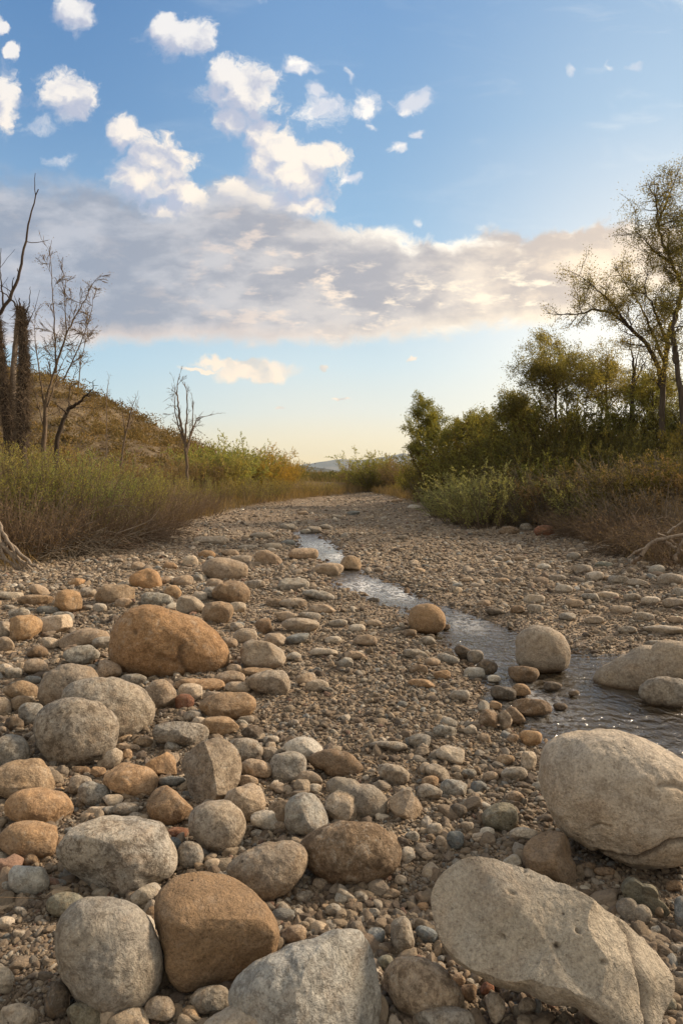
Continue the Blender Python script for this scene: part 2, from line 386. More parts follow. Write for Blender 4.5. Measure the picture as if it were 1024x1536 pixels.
def build_water():
    x0, y0 = POLY.min(0) - .4; x1, y1 = POLY.max(0) + .3
    ys = np.geomspace(y0, y1, 150); us = np.linspace(0, 1, 90)
    YY, UU = np.meshgrid(ys, us, indexing='ij'); XX = x0 + (x1 - x0) * UU
    s = sdist(XX.ravel(), YY.ravel())
    zz = WZ + .006 * fbm(p3(XX.ravel() * 3, YY.ravel() * 3), 3)
    idx = np.arange(XX.size).reshape(XX.shape)
    f = np.stack([idx[:-1, :-1].ravel(), idx[:-1, 1:].ravel(), idx[1:, 1:].ravel(), idx[1:, :-1].ravel()], 1)
    keep = (s[f].min(1) < .25); f = f[keep]
    y = YY.ravel(); px = CX + XX.ravel() / y * F; py = HY + H / y * F
    rif = np.zeros(XX.size)
    for (cx, cy, r) in ((478, 818, 26), (545, 880, 34), (600, 890, 26), (712, 1000, 22), (510, 835, 22), (800, 1050, 40), (700, 935, 30)):
        gx, gy = gpt(cx, cy, WZ); rr = r / F * gy * 1.0
        rif = np.maximum(rif, np.exp(-(((XX.ravel() - gx) / rr) ** 2 + ((y - gy) / (rr * 2.2)) ** 2)) * (.45 if cy > 1030 or cx == 700 else 1))
    return mesh_np('water', np.stack([XX.ravel(), y, zz], 1), f, {'riffle': rif})
water = obj('stream_water', build_water(), mat_water()); tag(water, 'shallow stream winding through the gravel', None, None, 'structure')
# ------------------------------------------------------------------ rock material: colour from the object, patterns in metres
def mat_rock(name, wetband=False):
    m, t, out = mat_new(name)
    oi = t.n('ShaderNodeObjectInfo'); P = t.n('ShaderNodeTexCoord').outputs['Object']
    W = t.m('MULTIPLY', oi.outputs['Random'], 53.0)
    base = oi.outputs['Color']; mot = oi.outputs['Alpha']
    size = attr(t, 'size', 'OBJECT')          # metres across
    Q = t.v('SCALE', P); t.put(Q.node.inputs['Scale'], t.m('DIVIDE', 1.0, t.m('MAXIMUM', size, .02)))
    big = t.noise(Q, 1.5, 3, .6, .3, w=W)
    mid = t.noise(Q, 5.0, 6, .72, .6, w=W)
    fine = t.noise(P, 130, 4, .75, w=W)
    gran = t.noise(P, 420, 2, .6, w=W)
    stain = t.noise(Q, 2.2, 5, .65, 1.0, w=t.m('ADD', W, 7.7))
    c = t.mix(t.ss(big, .38, .62, 0, .55), base, t.mix(1, base, (1.22, 1.10, .92), 'MULTIPLY'))
    c = t.mix(t.m('MULTIPLY', t.ss(stain, .50, .68), .55), c, t.mix(.5, base, (.40, .235, .10)))
    grain = t.noise(P, 38, 6, .8, .5, w=W)
    dk = t.mix(1, c, (.40, .37, .34), 'MULTIPLY')
    c = t.mix(t.m('MULTIPLY', t.ss(mid, .50, .64), t.m('MULTIPLY_ADD', mot, .85, .12), clamp=True), c, dk)
    pale = t.mix(.65, c, (.62, .58, .50))
    c = t.mix(t.m('MULTIPLY', t.ss(mid, .46, .34), t.m('MULTIPLY_ADD', mot, .6, .12), clamp=True), c, pale)
    c = t.mix(1, c, t.ramp(fine, [(.28, (.42, .40, .37)), (.45, (.88, .87, .86)), (.58, (1.08, 1.07, 1.05)), (.75, (1.42, 1.38, 1.30))]), 'MULTIPLY')
    c = t.mix(t.m('MULTIPLY', t.ss(gran, .58, .72), .30), c, t.mix(1, c, (.45, .42, .4), 'MULTIPLY'))
    pv = t.n('ShaderNodeTexVoronoi', feature='F1', voronoi_dimensions='4D'); pv.inputs['Scale'].default_value = 34; t.put(pv.inputs['Vector'], P); t.put(pv.inputs['W'], W)
    ps = t.n('ShaderNodeSeparateColor'); t.put(ps.inputs[0], pv.outputs['Color'])
    pit = t.m('MULTIPLY', t.ss(pv.outputs['Distance'], .16, .07), t.m('GREATER_THAN', ps.outputs[0], .66))
    c = t.mix(t.m('MULTIPLY', pit, .75), c, (.06, .045, .035))
    c = t.mix(t.m('MULTIPLY', t.ss(grain, .49, .60), t.m('MULTIPLY_ADD', mot, .85, .15), clamp=True), c, dk)
    c = t.mix(t.m('MULTIPLY', t.ss(grain, .46, .36), t.m('MULTIPLY_ADD', mot, .5, .10), clamp=True), c, pale)
    c = t.mix(t.m('MULTIPLY', attr(t, 'crk'), .72), c, (.085, .06, .042))
    rough = .82
    if wetband:
        z = t.n('ShaderNodeSeparateXYZ'); t.put(z.inputs[0], P)
        wl = t.ss(t.m('MULTIPLY_ADD', big, .03, z.outputs[2]), attr(t, 'wl_hi', 'OBJECT'), attr(t, 'wl_lo', 'OBJECT'))
        c = t.mix(wl, c, t.mix(1, c, (.34, .26, .19), 'MULTIPLY')); rough = t.m('MULTIPLY_ADD', wl, -.55, .82)
    h = t.m('ADD', t.m('MULTIPLY', mid, .0), t.m('MULTIPLY', fine, 1.0))
    h = t.m('SUBTRACT', h, t.m('MULTIPLY', pit, 1.4))
    
    nb = bump(t, t.m('MULTIPLY', mid, t.m('MULTIPLY', size, 1.0)), .8, .10)
    nb = bump(t, h, .9, .008, nb); nb = bump(t, gran, .5, .002, nb)
    principled(t, out, c, rough, nb, .28)
    return m
M_ROCK = mat_rock('weathered_stone'); M_WETROCK = mat_rock('stone_with_waterline', True)

COLS = {'o': ((.42, .295, .185), .45), 'O': ((.47, .31, .175), .35), 't': ((.43, .345, .26), .45), 'g': ((.38, .345, .295), .7), 'p': ((.56, .49, .40), .4),
        'b': ((.27, .195, .13), .5), 'd': ((.15, .125, .10), .4), 'w': ((.56, .52, .455), .4), 'r': ((.27, .13, .08), .3), 's': ((.25, .265, .265), .35), 'e': ((.26, .255, .205), .45)}
WORDS = {'o': 'ochre', 'O': 'orange', 't': 'tan', 'g': 'grey', 'p': 'pale cream', 'b': 'brown', 'd': 'dark', 'w': 'whitish', 'r': 'reddish', 's': 'blue grey', 'e': 'greenish grey'}
_ico = {}
def ico(n):
    if n not in _ico:
        bm = bmesh.new(); bmesh.ops.create_icosphere(bm, subdivisions=n, radius=1)
        bm.verts.ensure_lookup_table()
        _ico[n] = (np.array([v.co[:] for v in bm.verts]), np.array([[v.index for v in f.verts] for f in bm.faces])); bm.free()
    return _ico[n]

ROCKS = []      # (object, px, py, w, h, word) for the labels
def rock(cx, cy, w, h, rot=0, c='t', outline=None, label=None, dep=.85, ang=.0, seed=None, embed=.14, mott=None, wet=None, cracks=None, name=None, cut=None, lump=1.0, tone=1.0):
    seed = len(ROCKS) * 7 + 3 if seed is None else seed
    rs = np.random.RandomState(seed)
    if outline:
        o = np.array(outline, float)
        x0, y0 = o.min(0); x1, y1 = o.max(0); cx, cy, w, h = (x0 + x1) / 2, (y0 + y1) / 2, x1 - x0, y1 - y0
        hh = h / 2; ww = w / 2
    else:
        a = R(rot); ww = math.hypot(w / 2 * math.cos(a), h / 2 * math.sin(a)); hh = math.hypot(w / 2 * math.sin(a), h / 2 * math.cos(a))
    ray = np.array([(cx - CX) / F, 1.0, -(cy - HY) / F]); fwd = ray / np.linalg.norm(ray)
    cosa = math.hypot(fwd[0], fwd[1])
    zc, Y = .1, 3.0
    for _ in range(12):
        Y = (H - zc) * F / (cy - HY); X = ray[0] * Y
        zc = (max(hz(X, Y), WZ + .004) if wet else hz(X, Y)) + (hh * Y / F) * cosa * (1 - 2 * embed) 
    C = np.array([X, Y, zc]); k = Y / F
    px = max(w, h)
    res = 7 if px > 190 else 6 if px > 85 else 5 if px > 42 else 4 if px > 16 else 3
    q, f = ico(res)
    q = q.copy()
    p = 2.0 + rs.uniform(.1, .7)
    # superquadric rounding
    if outline:
        rr_ = np.hypot(q[:, 0], q[:, 1]); nrm = (rr_ ** p + np.abs(q[:, 2]) ** p) ** (1 / p)
    else: nrm = (np.abs(q) ** p).sum(1) ** (1 / p)
    q = q / nrm[:, None]
    # planes knocked off
    npl = 0 if ang <= 0 else int(4 + 5 * ang)
    if not outline: npl += rs.randint(2, 7)
    for i in range(npl):
        n = rs.normal(size=3); n /= np.linalg.norm(n)
        if outline and abs(n[2]) < .35: continue
        cut_at = rs.uniform(.62, .9) if ang <= 0 else rs.uniform(.5, .82)
        d = q @ n - cut_at; hard = .85 if ang > 0 else .72
        q = q - np.outer(np.where(d > 0, d * hard, 0), n)
    if cut:
        for (n, off, hard) in cut:
            n = np.array(n, float); n /= np.linalg.norm(n)
            d = q @ n - off; q = q - np.outer(np.where(d > 0, d * hard, 0), n)
    rho = np.hypot(q[:, 0], q[:, 1]); th = np.arctan2(q[:, 1], q[:, 0])
    if outline:
        oo = (o - [cx, cy]) * [1, -1]; ot = np.arctan2(oo[:, 1], oo[:, 0]); orr = np.hypot(oo[:, 0], oo[:, 1])
        s = np.argsort(ot); ot, orr = ot[s], orr[s]
        g = np.linspace(-np.pi, np.pi, 721)
        rr = np.interp(g, np.r_[ot - 2 * np.pi, ot, ot + 2 * np.pi], np.r_[orr, orr, orr])
        ker = np.hanning(31); ker /= ker.sum(); rr = np.convolve(np.r_[rr[-41:-1], rr, rr[1:41]], ker, 'same')[40:-40]
        rad = np.interp(th, g, rr)
        dx, dy = q[:, 0] * rad / 1.0, q[:, 1] * rad
        dd = min(w, h) / 2 * dep
    else:
        a = -R(rot)
        ex = 1 + .07 * rs.normal() * q[:, 1]       # a little egg-shaped
        lx, ly = q[:, 0] * ex * w / 2, q[:, 1] * (1 + .07 * rs.normal() * q[:, 0]) * h / 2
        dx, dy = lx * math.cos(a) - ly * math.sin(a), lx * math.sin(a) + ly * math.cos(a)
        dd = math.sqrt(w * h) / 2 * dep
    off = np.stack([dx * k, np.zeros(len(dx)), dy * k], 1)
    off = off - np.outer((off @ fwd) / (ray @ fwd), ray)
    v = off + np.outer(q[:, 2] * dd * k, fwd)
    S = math.sqrt(ww * hh) * 2 * k
    nv = v / np.maximum(np.linalg.norm(v, axis=1), 1e-9)[:, None]
    sh = rs.uniform(-50, 50, 3)
    lo = (.045 if outline else .085) * lump
    disp = lo * fbm(v / S * 1.6 + sh, 2) + .022 * lump * fbm(v / S * 5 + sh, 3)
    if res >= 5: disp = disp + .007 * fbm(v / S * 16 + sh, 3)
    v = v + nv * (disp * S)[:, None]
    base_z = zc - hh * k * cosa
    attrs = None
    if cracks:
        vx, vy = cx + dx, cy - dy; wob = 3.0 * gnoise(p3(vx / 14, vy / 14, 3)) ; vy = vy + wob; vx = vx + 2.5 * gnoise(p3(vx / 11, vy / 11, 8)); cr = np.zeros(len(vx))
        for pl, wd, dp in cracks:
            for (ax, ay), (bx, by) in zip(pl[:-1], pl[1:]):
                L2 = (bx - ax) ** 2 + (by - ay) ** 2; tt = np.clip(((vx - ax) * (bx - ax) + (vy - ay) * (by - ay)) / L2, 0, 1)
                dd_ = np.hypot(vx - ax - tt * (bx - ax), vy - ay - tt * (by - ay)); g_ = np.exp(-(dd_ / wd) ** 2)
                cr = np.maximum(cr, g_ * dp)
        cr = np.where(q[:, 2] < .15, cr, 0); v = v - nv * (cr * .014)[:, None] * (S / .4); attrs = {'crk': np.clip(cr * 1.1, 0, 1)}
    v[:, 2] += zc - base_z
    cc, mm = COLS[c]
    kind = name or ('boulder' if S > .26 else 'cobble' if S > .07 else 'pebble')
    me = mesh_np(kind, v, f, attrs)
    ob = obj(kind, me, M_WETROCK if wet else M_ROCK, None, (C[0], C[1], base_z))
    j = rs.uniform(.80, 1.06) * tone; jr = rs.uniform(-.07, .05)
    ob.color = (cc[0] * j * (1 + jr), cc[1] * j, cc[2] * j * (1 - jr), min(1, max(0, (mm if mott is None else mott) + rs.uniform(-.12, .12))))
    ob['size'] = float(S)
    if wet: ob['wl_lo'] = float(wet[0] - base_z); ob['wl_hi'] = float(wet[1] - base_z)
    ob['category'] = 'boulder' if S > .26 else 'stone'
    ob['group'] = 'boulders in the riverbed' if S > .26 else 'stones scattered over the riverbed'
    if label: ob['label'] = label
    ROCKS.append([ob, cx, cy, w, h, c, bool(outline), label, rot])
    return ob

A = [a for a in [
 # traced boulders: outline, colour, options
 ([(165,975),(172,945),(192,917),(215,907),(250,911),(285,920),(310,935),(332,955),(347,980),(345,997),(330,1010),(300,1017),(265,1020),(225,1020),(195,1012),(172,995)], 'O', dict(label='largest orange-brown boulder sitting among tan cobbles beyond the grey pair', mott=.6, tone=.78, dep=1.0, cracks=[([(274,968),(269,985),(276,1000),(282,1012)],4,.8),([(204,948),(206,951)],3.5,.9),([(240,985),(262,992)],5,.4)], cut=[((.25,.9,.3),.72,.5)])),
 ([(57,1045),(65,1020),(85,1002),(115,996),(140,1002),(150,1020),(130,1050),(75,1065)], 't', dict(label='smooth tan boulder hidden partly behind the two stacked grey boulders', tone=.9)),
 ([(95,1035),(120,1020),(160,1016),(195,1022),(220,1037),(232,1060),(227,1085),(210,1105),(188,1116),(165,1112),(120,1100),(95,1060)], 'g', dict(label='grey-tan tilted boulder leaning behind the round grey speckled boulder', mott=.7)),
 ([(53,1095),(57,1072),(75,1055),(100,1046),(130,1048),(160,1060),(176,1072),(181,1092),(175,1115),(160,1135),(135,1147),(105,1151),(75,1142),(57,1120)], 'g', dict(label='round grey speckled boulder in front of the grey-tan tilted boulder', mott=.85, tone=.95)),
 ([(268,1140),(285,1125),(310,1110),(330,1106),(350,1115),(363,1132),(363,1160),(350,1185),(325,1202),(300,1209),(287,1195),(277,1170)], 't', dict(label='upright wedge-shaped tan boulder with a grey flank and sharp ridge', cut=[((-.75,-.05,-.65),.35,.9),((.6,.3,-.75),.45,.8)], mott=.6, lump=.6, tone=.95)),
 ([(88,1280),(97,1255),(125,1230),(155,1216),(185,1217),(215,1225),(245,1237),(253,1252),(265,1275),(269,1297),(255,1317),(225,1330),(195,1345),(165,1342),(130,1325),(100,1305)], 'w', dict(label='big pale boulder heavily mottled with dark grey patches', mott=1.1, cut=[((-.2,.9,-.4),.6,.6),((-.6,-.5,-.6),.62,.7)], tone=.88)),
 ([(85,1405),(92,1375),(112,1352),(145,1345),(175,1347),(205,1355),(222,1375),(237,1405),(247,1440),(245,1475),(225,1500),(195,1517),(165,1522),(135,1510),(110,1480),(90,1440)], 'g', dict(label='egg-shaped grey boulder standing beside the smooth brown boulder', mott=.6, tone=1.05)),
 ([(232,1365),(237,1340),(260,1317),(295,1305),(330,1309),(360,1322),(390,1350),(412,1375),(421,1400),(410,1430),(375,1455),(340,1470),(300,1480),(270,1486),(255,1465),(247,1430),(240,1400)], 'o', dict(label='smooth brown boulder with a dark lower face beside the egg-shaped grey one', mott=.15, cut=[((0,.75,-.66),.62,.6),((.1,-.5,-.86),.66,.7)], tone=.80, lump=.8)),
 ([(340,1305),(355,1285),(380,1272),(415,1262),(440,1259),(457,1270),(462,1295),(445,1325),(420,1347),(395,1352),(365,1330)], 't', dict(label='lumpy tan-grey boulder just behind the smooth brown boulder', mott=.5, tone=.9)),
 ([(445,1268),(470,1245),(500,1234),(540,1231),(575,1240),(597,1260),(605,1280),(597,1303),(570,1318),(530,1327),(490,1322),(460,1300)], 'b', dict(label='rounded dark-flanked boulder with an ochre right end, mid foreground', mott=.7, tone=1.15)),
 ([(634,1340),(642,1315),(662,1290),(687,1274),(722,1275),(762,1287),(802,1302),(832,1317),(872,1335),(912,1365),(952,1395),(987,1430),(1012,1465),(1007,1490),(987,1510),(975,1545),(942,1560),(910,1535),(862,1505),(792,1480),(722,1462),(687,1445),(657,1410),(642,1375)], 'p', dict(label='huge flat-faced tan slab boulder with a ridge down its right end', mott=.18, dep=.55, lump=.5, embed=.05, cut=[((-.12,.45,-.88),.42,.9),((.86,-.02,-.50),.70,.9)], tone=.88, cracks=[([(930,1376),(944,1398),(952,1436),(958,1480),(962,1550)],5,.75),([(782,1296),(784,1298)],3,.6),([(834,1418),(836,1420)],3.5,.9),([(866,1396),(867,1397)],3.2,.9),([(751,1404),(752,1405)],3,.9),([(902,1443),(906,1444)],3,.8),([(765,1335),(767,1336)],2.6,.8)])),
 ([(801,1140),(812,1115),(837,1102),(882,1097),(937,1100),(972,1110),(1000,1125),(1030,1145),(1060,1180),(1070,1230),(1050,1275),(1010,1293),(980,1297),(937,1295),(902,1285),(862,1265),(837,1245),(820,1220),(807,1180)], 'p', dict(label='huge cream-white boulder with a dark crack along its lower edge', mott=.4, lump=1.0, tone=.98, dep=.9, embed=.06, cracks=[([(885,1242),(900,1235),(915,1238)],2.4,.45),([(895,1278),(922,1281),(952,1284),(977,1274),(1002,1260),(1024,1256),(1065,1240)],3.6,1.0),([(985,1180),(1005,1178),(1024,1186),(1050,1190)],4,.5)])),
 ([(772,975),(774,955),(787,942),(812,939),(832,945),(850,965),(854,985),(847,1002),(822,1010),(790,1006),(774,994)], 'p', dict(label='rounded pale boulder standing in the stream with a brown wet band', wet=(WZ+.02,WZ+.08), mott=.4, tone=.8, embed=.07)),
 ([(612,925),(617,912),(635,905),(655,910),(667,925),(668,938),(655,950),(635,952),(617,945)], 'O', dict(label='smooth yellow-tan boulder at the upstream bend of the stream', wet=(WZ+.02,WZ+.07), mott=.15, tone=.9, embed=.07)),
 ([(884,1020),(892,1005),(912,995),(942,980),(977,967),(1024,961),(1060,965),(1075,990),(1060,1015),(1020,1025),(985,1032),(925,1040),(895,1032)], 'p', dict(label='long pale boulder lying across the stream at the right edge', wet=(WZ+.01,WZ+.05), mott=.5, tone=.75)),
 ([(954,1040),(962,1025),(982,1017),(1007,1017),(1030,1025),(1035,1050),(1019,1062),(992,1060),(962,1050)], 'g', dict(label='smaller grey boulder tucked in front of the long pale stream boulder', wet=(WZ+.01,WZ+.06), mott=.6, tone=.9)),
 ([(345,1490),(370,1455),(420,1423),(470,1400),(510,1390),(540,1391),(560,1420),(575,1460),(580,1510),(570,1548),(480,1590),(400,1580),(360,1540)], 'w', dict(label='big whitish boulder with brown flecks at the bottom middle of the view', mott=.6, cut=[((.75,-.1,-.6),.5,.7)], tone=.82, dep=.8)),
 ([(300,1540),(345,1508),(390,1492),(420,1500),(450,1530),(458,1575),(380,1610),(310,1580)], 'p', dict(label='cream boulder top cut by the bottom edge, left of the big whitish boulder', mott=.25)),
 ([(577,1460),(592,1437),(617,1432),(647,1445),(677,1470),(697,1500),(687,1520),(652,1527),(607,1522),(584,1497)], 't', dict(label='oval brown-stained boulder between the big whitish boulder and the huge tan slab', mott=.8)),
 ([(782,1280),(792,1260),(832,1244),(852,1255),(862,1285),(869,1320),(857,1328),(827,1318),(784,1295)], 'b', dict(label='angular brown rock wedged between the cream-white boulder and the tan slab', cut=[((.85,.1,-.4),.5,.9),((-.2,.7,-.6),.55,.8)], mott=.2, lump=.5, tone=1.3)),
 ([(932,1325),(942,1313),(962,1325),(985,1348),(1004,1370),(992,1376),(965,1368),(935,1345)], 'e', dict(label='grey wedge stone under the cream-white boulder, upper of two', cut=[((0,-.5,-.8),.3,.9)], mott=.2, tone=.8)),
 ([(922,1355),(932,1347),(955,1357),(978,1375),(970,1387),(945,1385),(926,1370)], 'g', dict(label='small grey wedge stone behind the right end of the tan slab', mott=.2, tone=.8)),
 ([(462,1135),(480,1126),(510,1128),(535,1140),(546,1152),(540,1165),(515,1166),(485,1155),(465,1146)], 'b', dict(label='dark brown smooth stone overlapping a pale grey one, middle foreground', mott=.3, tone=.9)),
 ([(488,1175),(500,1166),(520,1168),(540,1176),(565,1182),(579,1198),(578,1220),(560,1229),(535,1225),(515,1205),(495,1190)], 'g', dict(label='kidney-shaped grey boulder behind the small cream egg stone', mott=.4, tone=.9)),
 ([(427,1222),(437,1195),(455,1188),(475,1195),(490,1215),(493,1235),(480,1250),(450,1254),(430,1245)], 'w', dict(label='faceted boulder half grey half ochre beside the small cream egg stone', mott=.6, cut=[((.7,.3,-.55),.5,.8)], tone=.8)),
 ([(583,1205),(595,1187),(606,1182),(620,1195),(633,1215),(625,1227),(610,1231),(590,1222)], 't', dict(label='triangular tan stone right of the kidney-shaped grey boulder', ang=.5, mott=.3)),
]]
for ol, c, kw in A: rock(0, 0, 0, 0, 0, c, ol, **kw)

TB = """60 1212 102 62 0 o|47 1262 92 60 -5 o|44 1318 60 48 0 w|99 1358 56 40 0 e|220 1343 50 30 -25 p|285 1283 40 46 0 g|326 1242 84 80 0 g|367 1203 65 62 0 t
399 1232 48 32 10 p|513 1210 48 54 10 p|425 1220 48 40 0 b|268 1249 36 17 0 r|255 1207 72 66 -20 o a|195 1172 85 55 10 o|141 1192 48 40 0 g|169 1202 32 22 0 p
147 1216 30 14 0 p|188 1214 40 20 0 g|320 1299 26 24 0 p|86 1500 44 56 0 d|128 1525 58 44 0 e|28 1524 56 38 0 p|199 1526 38 32 0 p|240 1515 46 42 0 t|286 1524 28 36 0 o
315 1500 58 46 -10 g|4 1470 36 52 0 p|10 1385 26 22 0 p|31 1366 18 12 0 w|47 1289 34 22 0 b|262 1266 22 22 0 s|228 1372 18 26 0 b|30 1402 24 16 0 t|441 1402 42 32 0 t
480 1325 24 20 0 t|447 1372 16 20 0 g|38 943 54 40 -5 O|8 946 24 28 0 g|8 967 28 24 0 t|85 938 50 32 -10 p|128 957 78 32 -5 t|123 983 54 30 -10 g|57 978 34 20 0 b
54 1001 38 26 0 t|155 966 32 22 0 g|162 1006 40 32 0 t|32 1036 54 30 5 o|33 1056 34 24 0 o|4 1060 28 30 0 t|47 1072 40 38 0 g|16 1128 62 58 0 g|34 1170 104 64 -8 o
240 1044 52 52 0 t|203 1019 44 18 0 g|300 1027 78 24 3 o|287 1039 40 28 0 p|277 1054 30 26 0 r|345 1018 46 26 0 t|357 1032 40 20 0 t|395 983 70 46 0 t|403 1024 67 42 5 t
388 1008 56 16 0 o|342 1058 84 46 0 o|351 1003 22 14 0 t|330 1089 60 32 0 o|272 1100 88 40 3 g|322 1046 36 18 0 t|368 955 36 25 0 t|413 961 34 24 0 t|398 940 34 28 0 b a
446 958 36 16 -15 s|450 938 58 22 0 t|326 920 50 36 0 o|485 978 42 14 0 w|460 1018 34 26 0 t a|475 1029 38 18 0 t|381 1100 36 24 0 d a|368 1124 54 36 5 g|385 1154 50 30 10 t
455 1124 62 36 0 w|465 1170 38 28 0 t|472 1183 24 16 0 p|245 1148 54 44 -20 o a|258 1172 44 16 0 s|372 1172 30 18 0 t|123 1156 28 14 0 b|148 1158 24 18 0 o|168 1137 38 24 -50 p
190 1132 18 18 0 o|192 1121 36 14 0 t|121 1178 38 32 0 g|258 1119 22 18 0 g|247 1114 16 14 0 g|406 1110 24 14 0 p|215 1113 30 16 0 o|433 1152 54 46 0 g|105 903 46 38 0 O
174 892 62 32 -3 o|55 900 56 16 0 o|60 886 34 18 20 t|15 893 42 16 0 p|187 905 30 18 -5 t|218 870 48 34 0 O|207 850 22 16 0 t|236 900 48 24 0 g|275 872 30 20 0 t|261 890 28 24 0 O
284 908 46 30 0 t|338 856 66 36 3 t|347 890 56 38 0 o|322 890 40 20 0 g|286 843 24 20 0 p|322 876 26 16 0 t|318 811 56 14 0 t|393 804 36 12 0 g|431 790 22 12 0 g|455 831 46 20 0 t
493 855 48 26 -6 t|526 846 32 26 10 o|470 795 26 13 0 g|402 838 44 24 10 t|440 905 44 16 0 t|440 877 48 22 0 g|478 893 50 16 10 g|480 914 44 16 0 t|355 912 28 18 0 p|133 890 24 16 0 g
116 874 28 14 0 O|66 838 18 12 0 o|535 943 26 14 0 p|547 961 36 18 0 t|532 983 34 14 0 t|519 995 22 18 0 g|697 979 34 20 30 d|730 1001 32 24 0 d|785 1011 48 28 5 b|828 1029 28 16 0 d
780 1036 30 22 0 o|754 1039 38 24 5 d|797 1061 58 26 6 b|757 1082 28 38 -10 t a|795 1108 36 26 0 O|767 1108 22 16 0 b|732 1079 28 32 0 b|772 1074 32 24 20 b|632 1025 42 14 5 o|627 1004 28 16 0 b
622 981 38 14 8 g|630 1112 38 22 5 g|582 1119 56 16 3 g|677 1132 46 26 15 p|667 1097 36 18 8 g|590 1162 48 30 15 g|643 1190 38 26 10 g|680 1183 42 30 0 g|717 1181 26 20 0 s
772 1195 24 18 0 t|750 1225 54 42 0 e|725 1210 24 18 0 w|792 1140 24 32 0 p|757 1140 30 16 0 o|770 1162 40 24 0 g|655 1158 42 22 30 g|645 1173 26 20 0 o|785 1252 44 24 5 w
687 1218 26 24 0 d|652 1244 24 20 0 p|661 1266 18 26 -10 t|682 1260 26 28 0 s|612 1283 20 26 0 p|717 1256 20 16 0 p|603 1402 34 60 -10 g|564 1405 26 30 0 s|640 1402 38 24 25 s
744 1512 28 50 -12 p|665 1534 92 50 0 g|779 1483 20 22 0 w|790 1508 28 26 0 t|762 1475 22 20 0 p|730 1484 22 22 0 r|870 1508 20 24 0 w|922 1532 24 30 0 O|825 1494 18 22 0 g
1002 1507 24 22 0 e|1024 1368 28 50 0 s|578 1444 24 24 0 e|702 1487 26 30 0 b|687 1470 20 24 -20 t|570 1422 24 14 0 t|634 1361 18 16 0 o|512 1345 22 22 0 w|800 898 34 16 0 p
740 917 26 12 0 d|775 915 22 14 0 b|802 913 24 14 0 g|845 884 26 14 0 p|995 945 62 14 3 p|984 853 26 16 0 w|1005 866 40 18 0 t|788 790 20 14 0 g|816 797 32 20 0 r|762 796 32 14 0 b
902 824 28 14 0 g|621 757 20 7 0 w|595 751 18 6 0 t|872 855 32 18 0 t|890 864 30 16 0 p|947 897 26 14 0 g|912 893 32 12 5 p|752 872 24 12 0 t|668 941 14 10 0 b|604 806 16 8 0 g
673 1085 26 18 0 g|705 1095 20 16 0 p|725 1060 18 18 0 p|690 1043 30 18 0 g|662 1012 26 16 0 o|648 993 24 14 0 t|640 962 24 16 0 g|672 988 34 16 10 g|712 985 26 22 0 g|615 950 22 14 0 b
742 1058 20 14 0 o|711 1010 34 20 0 w|740 1018 22 12 0 w|560 935 26 12 0 t|508 935 30 12 0 g|428 925 36 16 0 t|465 925 34 14 5 g|500 960 26 12 0 p|412 905 26 14 0 b|383 878 30 16 0 g
362 840 34 16 0 t|310 832 26 14 0 O|255 850 22 14 0 o|248 872 24 16 0 t|300 868 22 14 0 g|372 822 30 10 0 g|345 830 28 12 0 t|432 812 22 10 0 s|410 820 26 12 0 p|458 797 18 8 0 w
488 790 20 8 0 g|505 775 18 7 0 g|530 770 20 8 0 s|455 770 18 7 0 t|560 900 18 8 0 d|860 905 30 14 0 t|885 895 28 12 5 g|930 915 34 14 0 t|965 925 30 14 5 g|890 930 30 12 0 t
850 925 26 12 0 g|975 900 30 14 0 p|1010 905 34 16 0 t|835 868 26 12 0 g|925 870 34 14 0 g|955 878 34 12 4 t|905 848 28 12 0 e|815 850 22 10 0 p|780 838 20 9 0 t|860 835 22 12 0 g
1018 890 22 18 0 g|700 870 20 8 0 t|745 838 18 8 0 g|725 905 20 10 0 t|1012 930 26 12 0 t|940 945 30 12 0 g|985 965 40 10 0 g|20 1010 30 18 0 g|75 965 28 18 0 p|95 925 34 16 0 g
72 915 36 14 0 s|30 920 34 16 0 g|12 1330 20 16 0 g|420 1240 24 16 0 t|386 1250 22 14 0 g|348 1190 20 16 0 t|300 1225 24 20 0 b|210 1190 26 18 0 t|225 1185 24 16 0 g|165 1216 24 14 0 g
205 1225 24 14 0 g|272 1215 22 18 0 s|497 1178 20 16 0 d|415 1180 24 14 0 t|405 1130 26 20 0 g|290 1074 30 16 0 g|300 1082 22 14 0 p|370 1080 24 14 0 g|440 985 24 14 0 p
345 965 24 16 0 t|355 940 22 14 0 g|300 895 24 16 0 p|150 912 22 14 0 p|76 1015 24 14 0 t|50 1020 26 14 0 s|8 1005 26 18 0 p|22 1085 30 22 0 d|455 1345 22 18 0 g|425 1365 20 20 0 g
500 1365 26 20 0 g|465 1385 22 18 0 t|540 1345 24 18 0 g|590 1340 22 16 0 t|600 1320 20 16 0 p|560 1370 20 16 0 g|618 1255 22 16 0 g|640 1285 20 14 0 t|700 1240 22 16 0 t|735 1165 24 16 0 t
840 1060 22 12 0 d|860 1040 18 10 0 b|703 1160 22 16 0 g|700 1205 22 14 0 g|905 1308 34 16 0 b|880 1300 26 14 0 b|1010 1330 26 20 0 b|985 1395 22 14 0 w|1015 1425 24 18 0 g"""
for ln in TB.replace('\n', '|').split('|'):
    p = ln.split(); 
    if len(p) < 6: continue
    x, y, w, h, r = map(float, p[:5])
    wet = None
    X_, Y_ = gpt(x, y + h / 2, WZ)
    if float(sdist([X_], [Y_])[0]) < .03: wet = (WZ + .005, WZ + .035)
    rock(x, y, w, h, r, p[5], ang=.6 if len(p) > 6 else 0, wet=wet, embed=.20 if y < 900 else .14)
print('rocks', len(ROCKS))

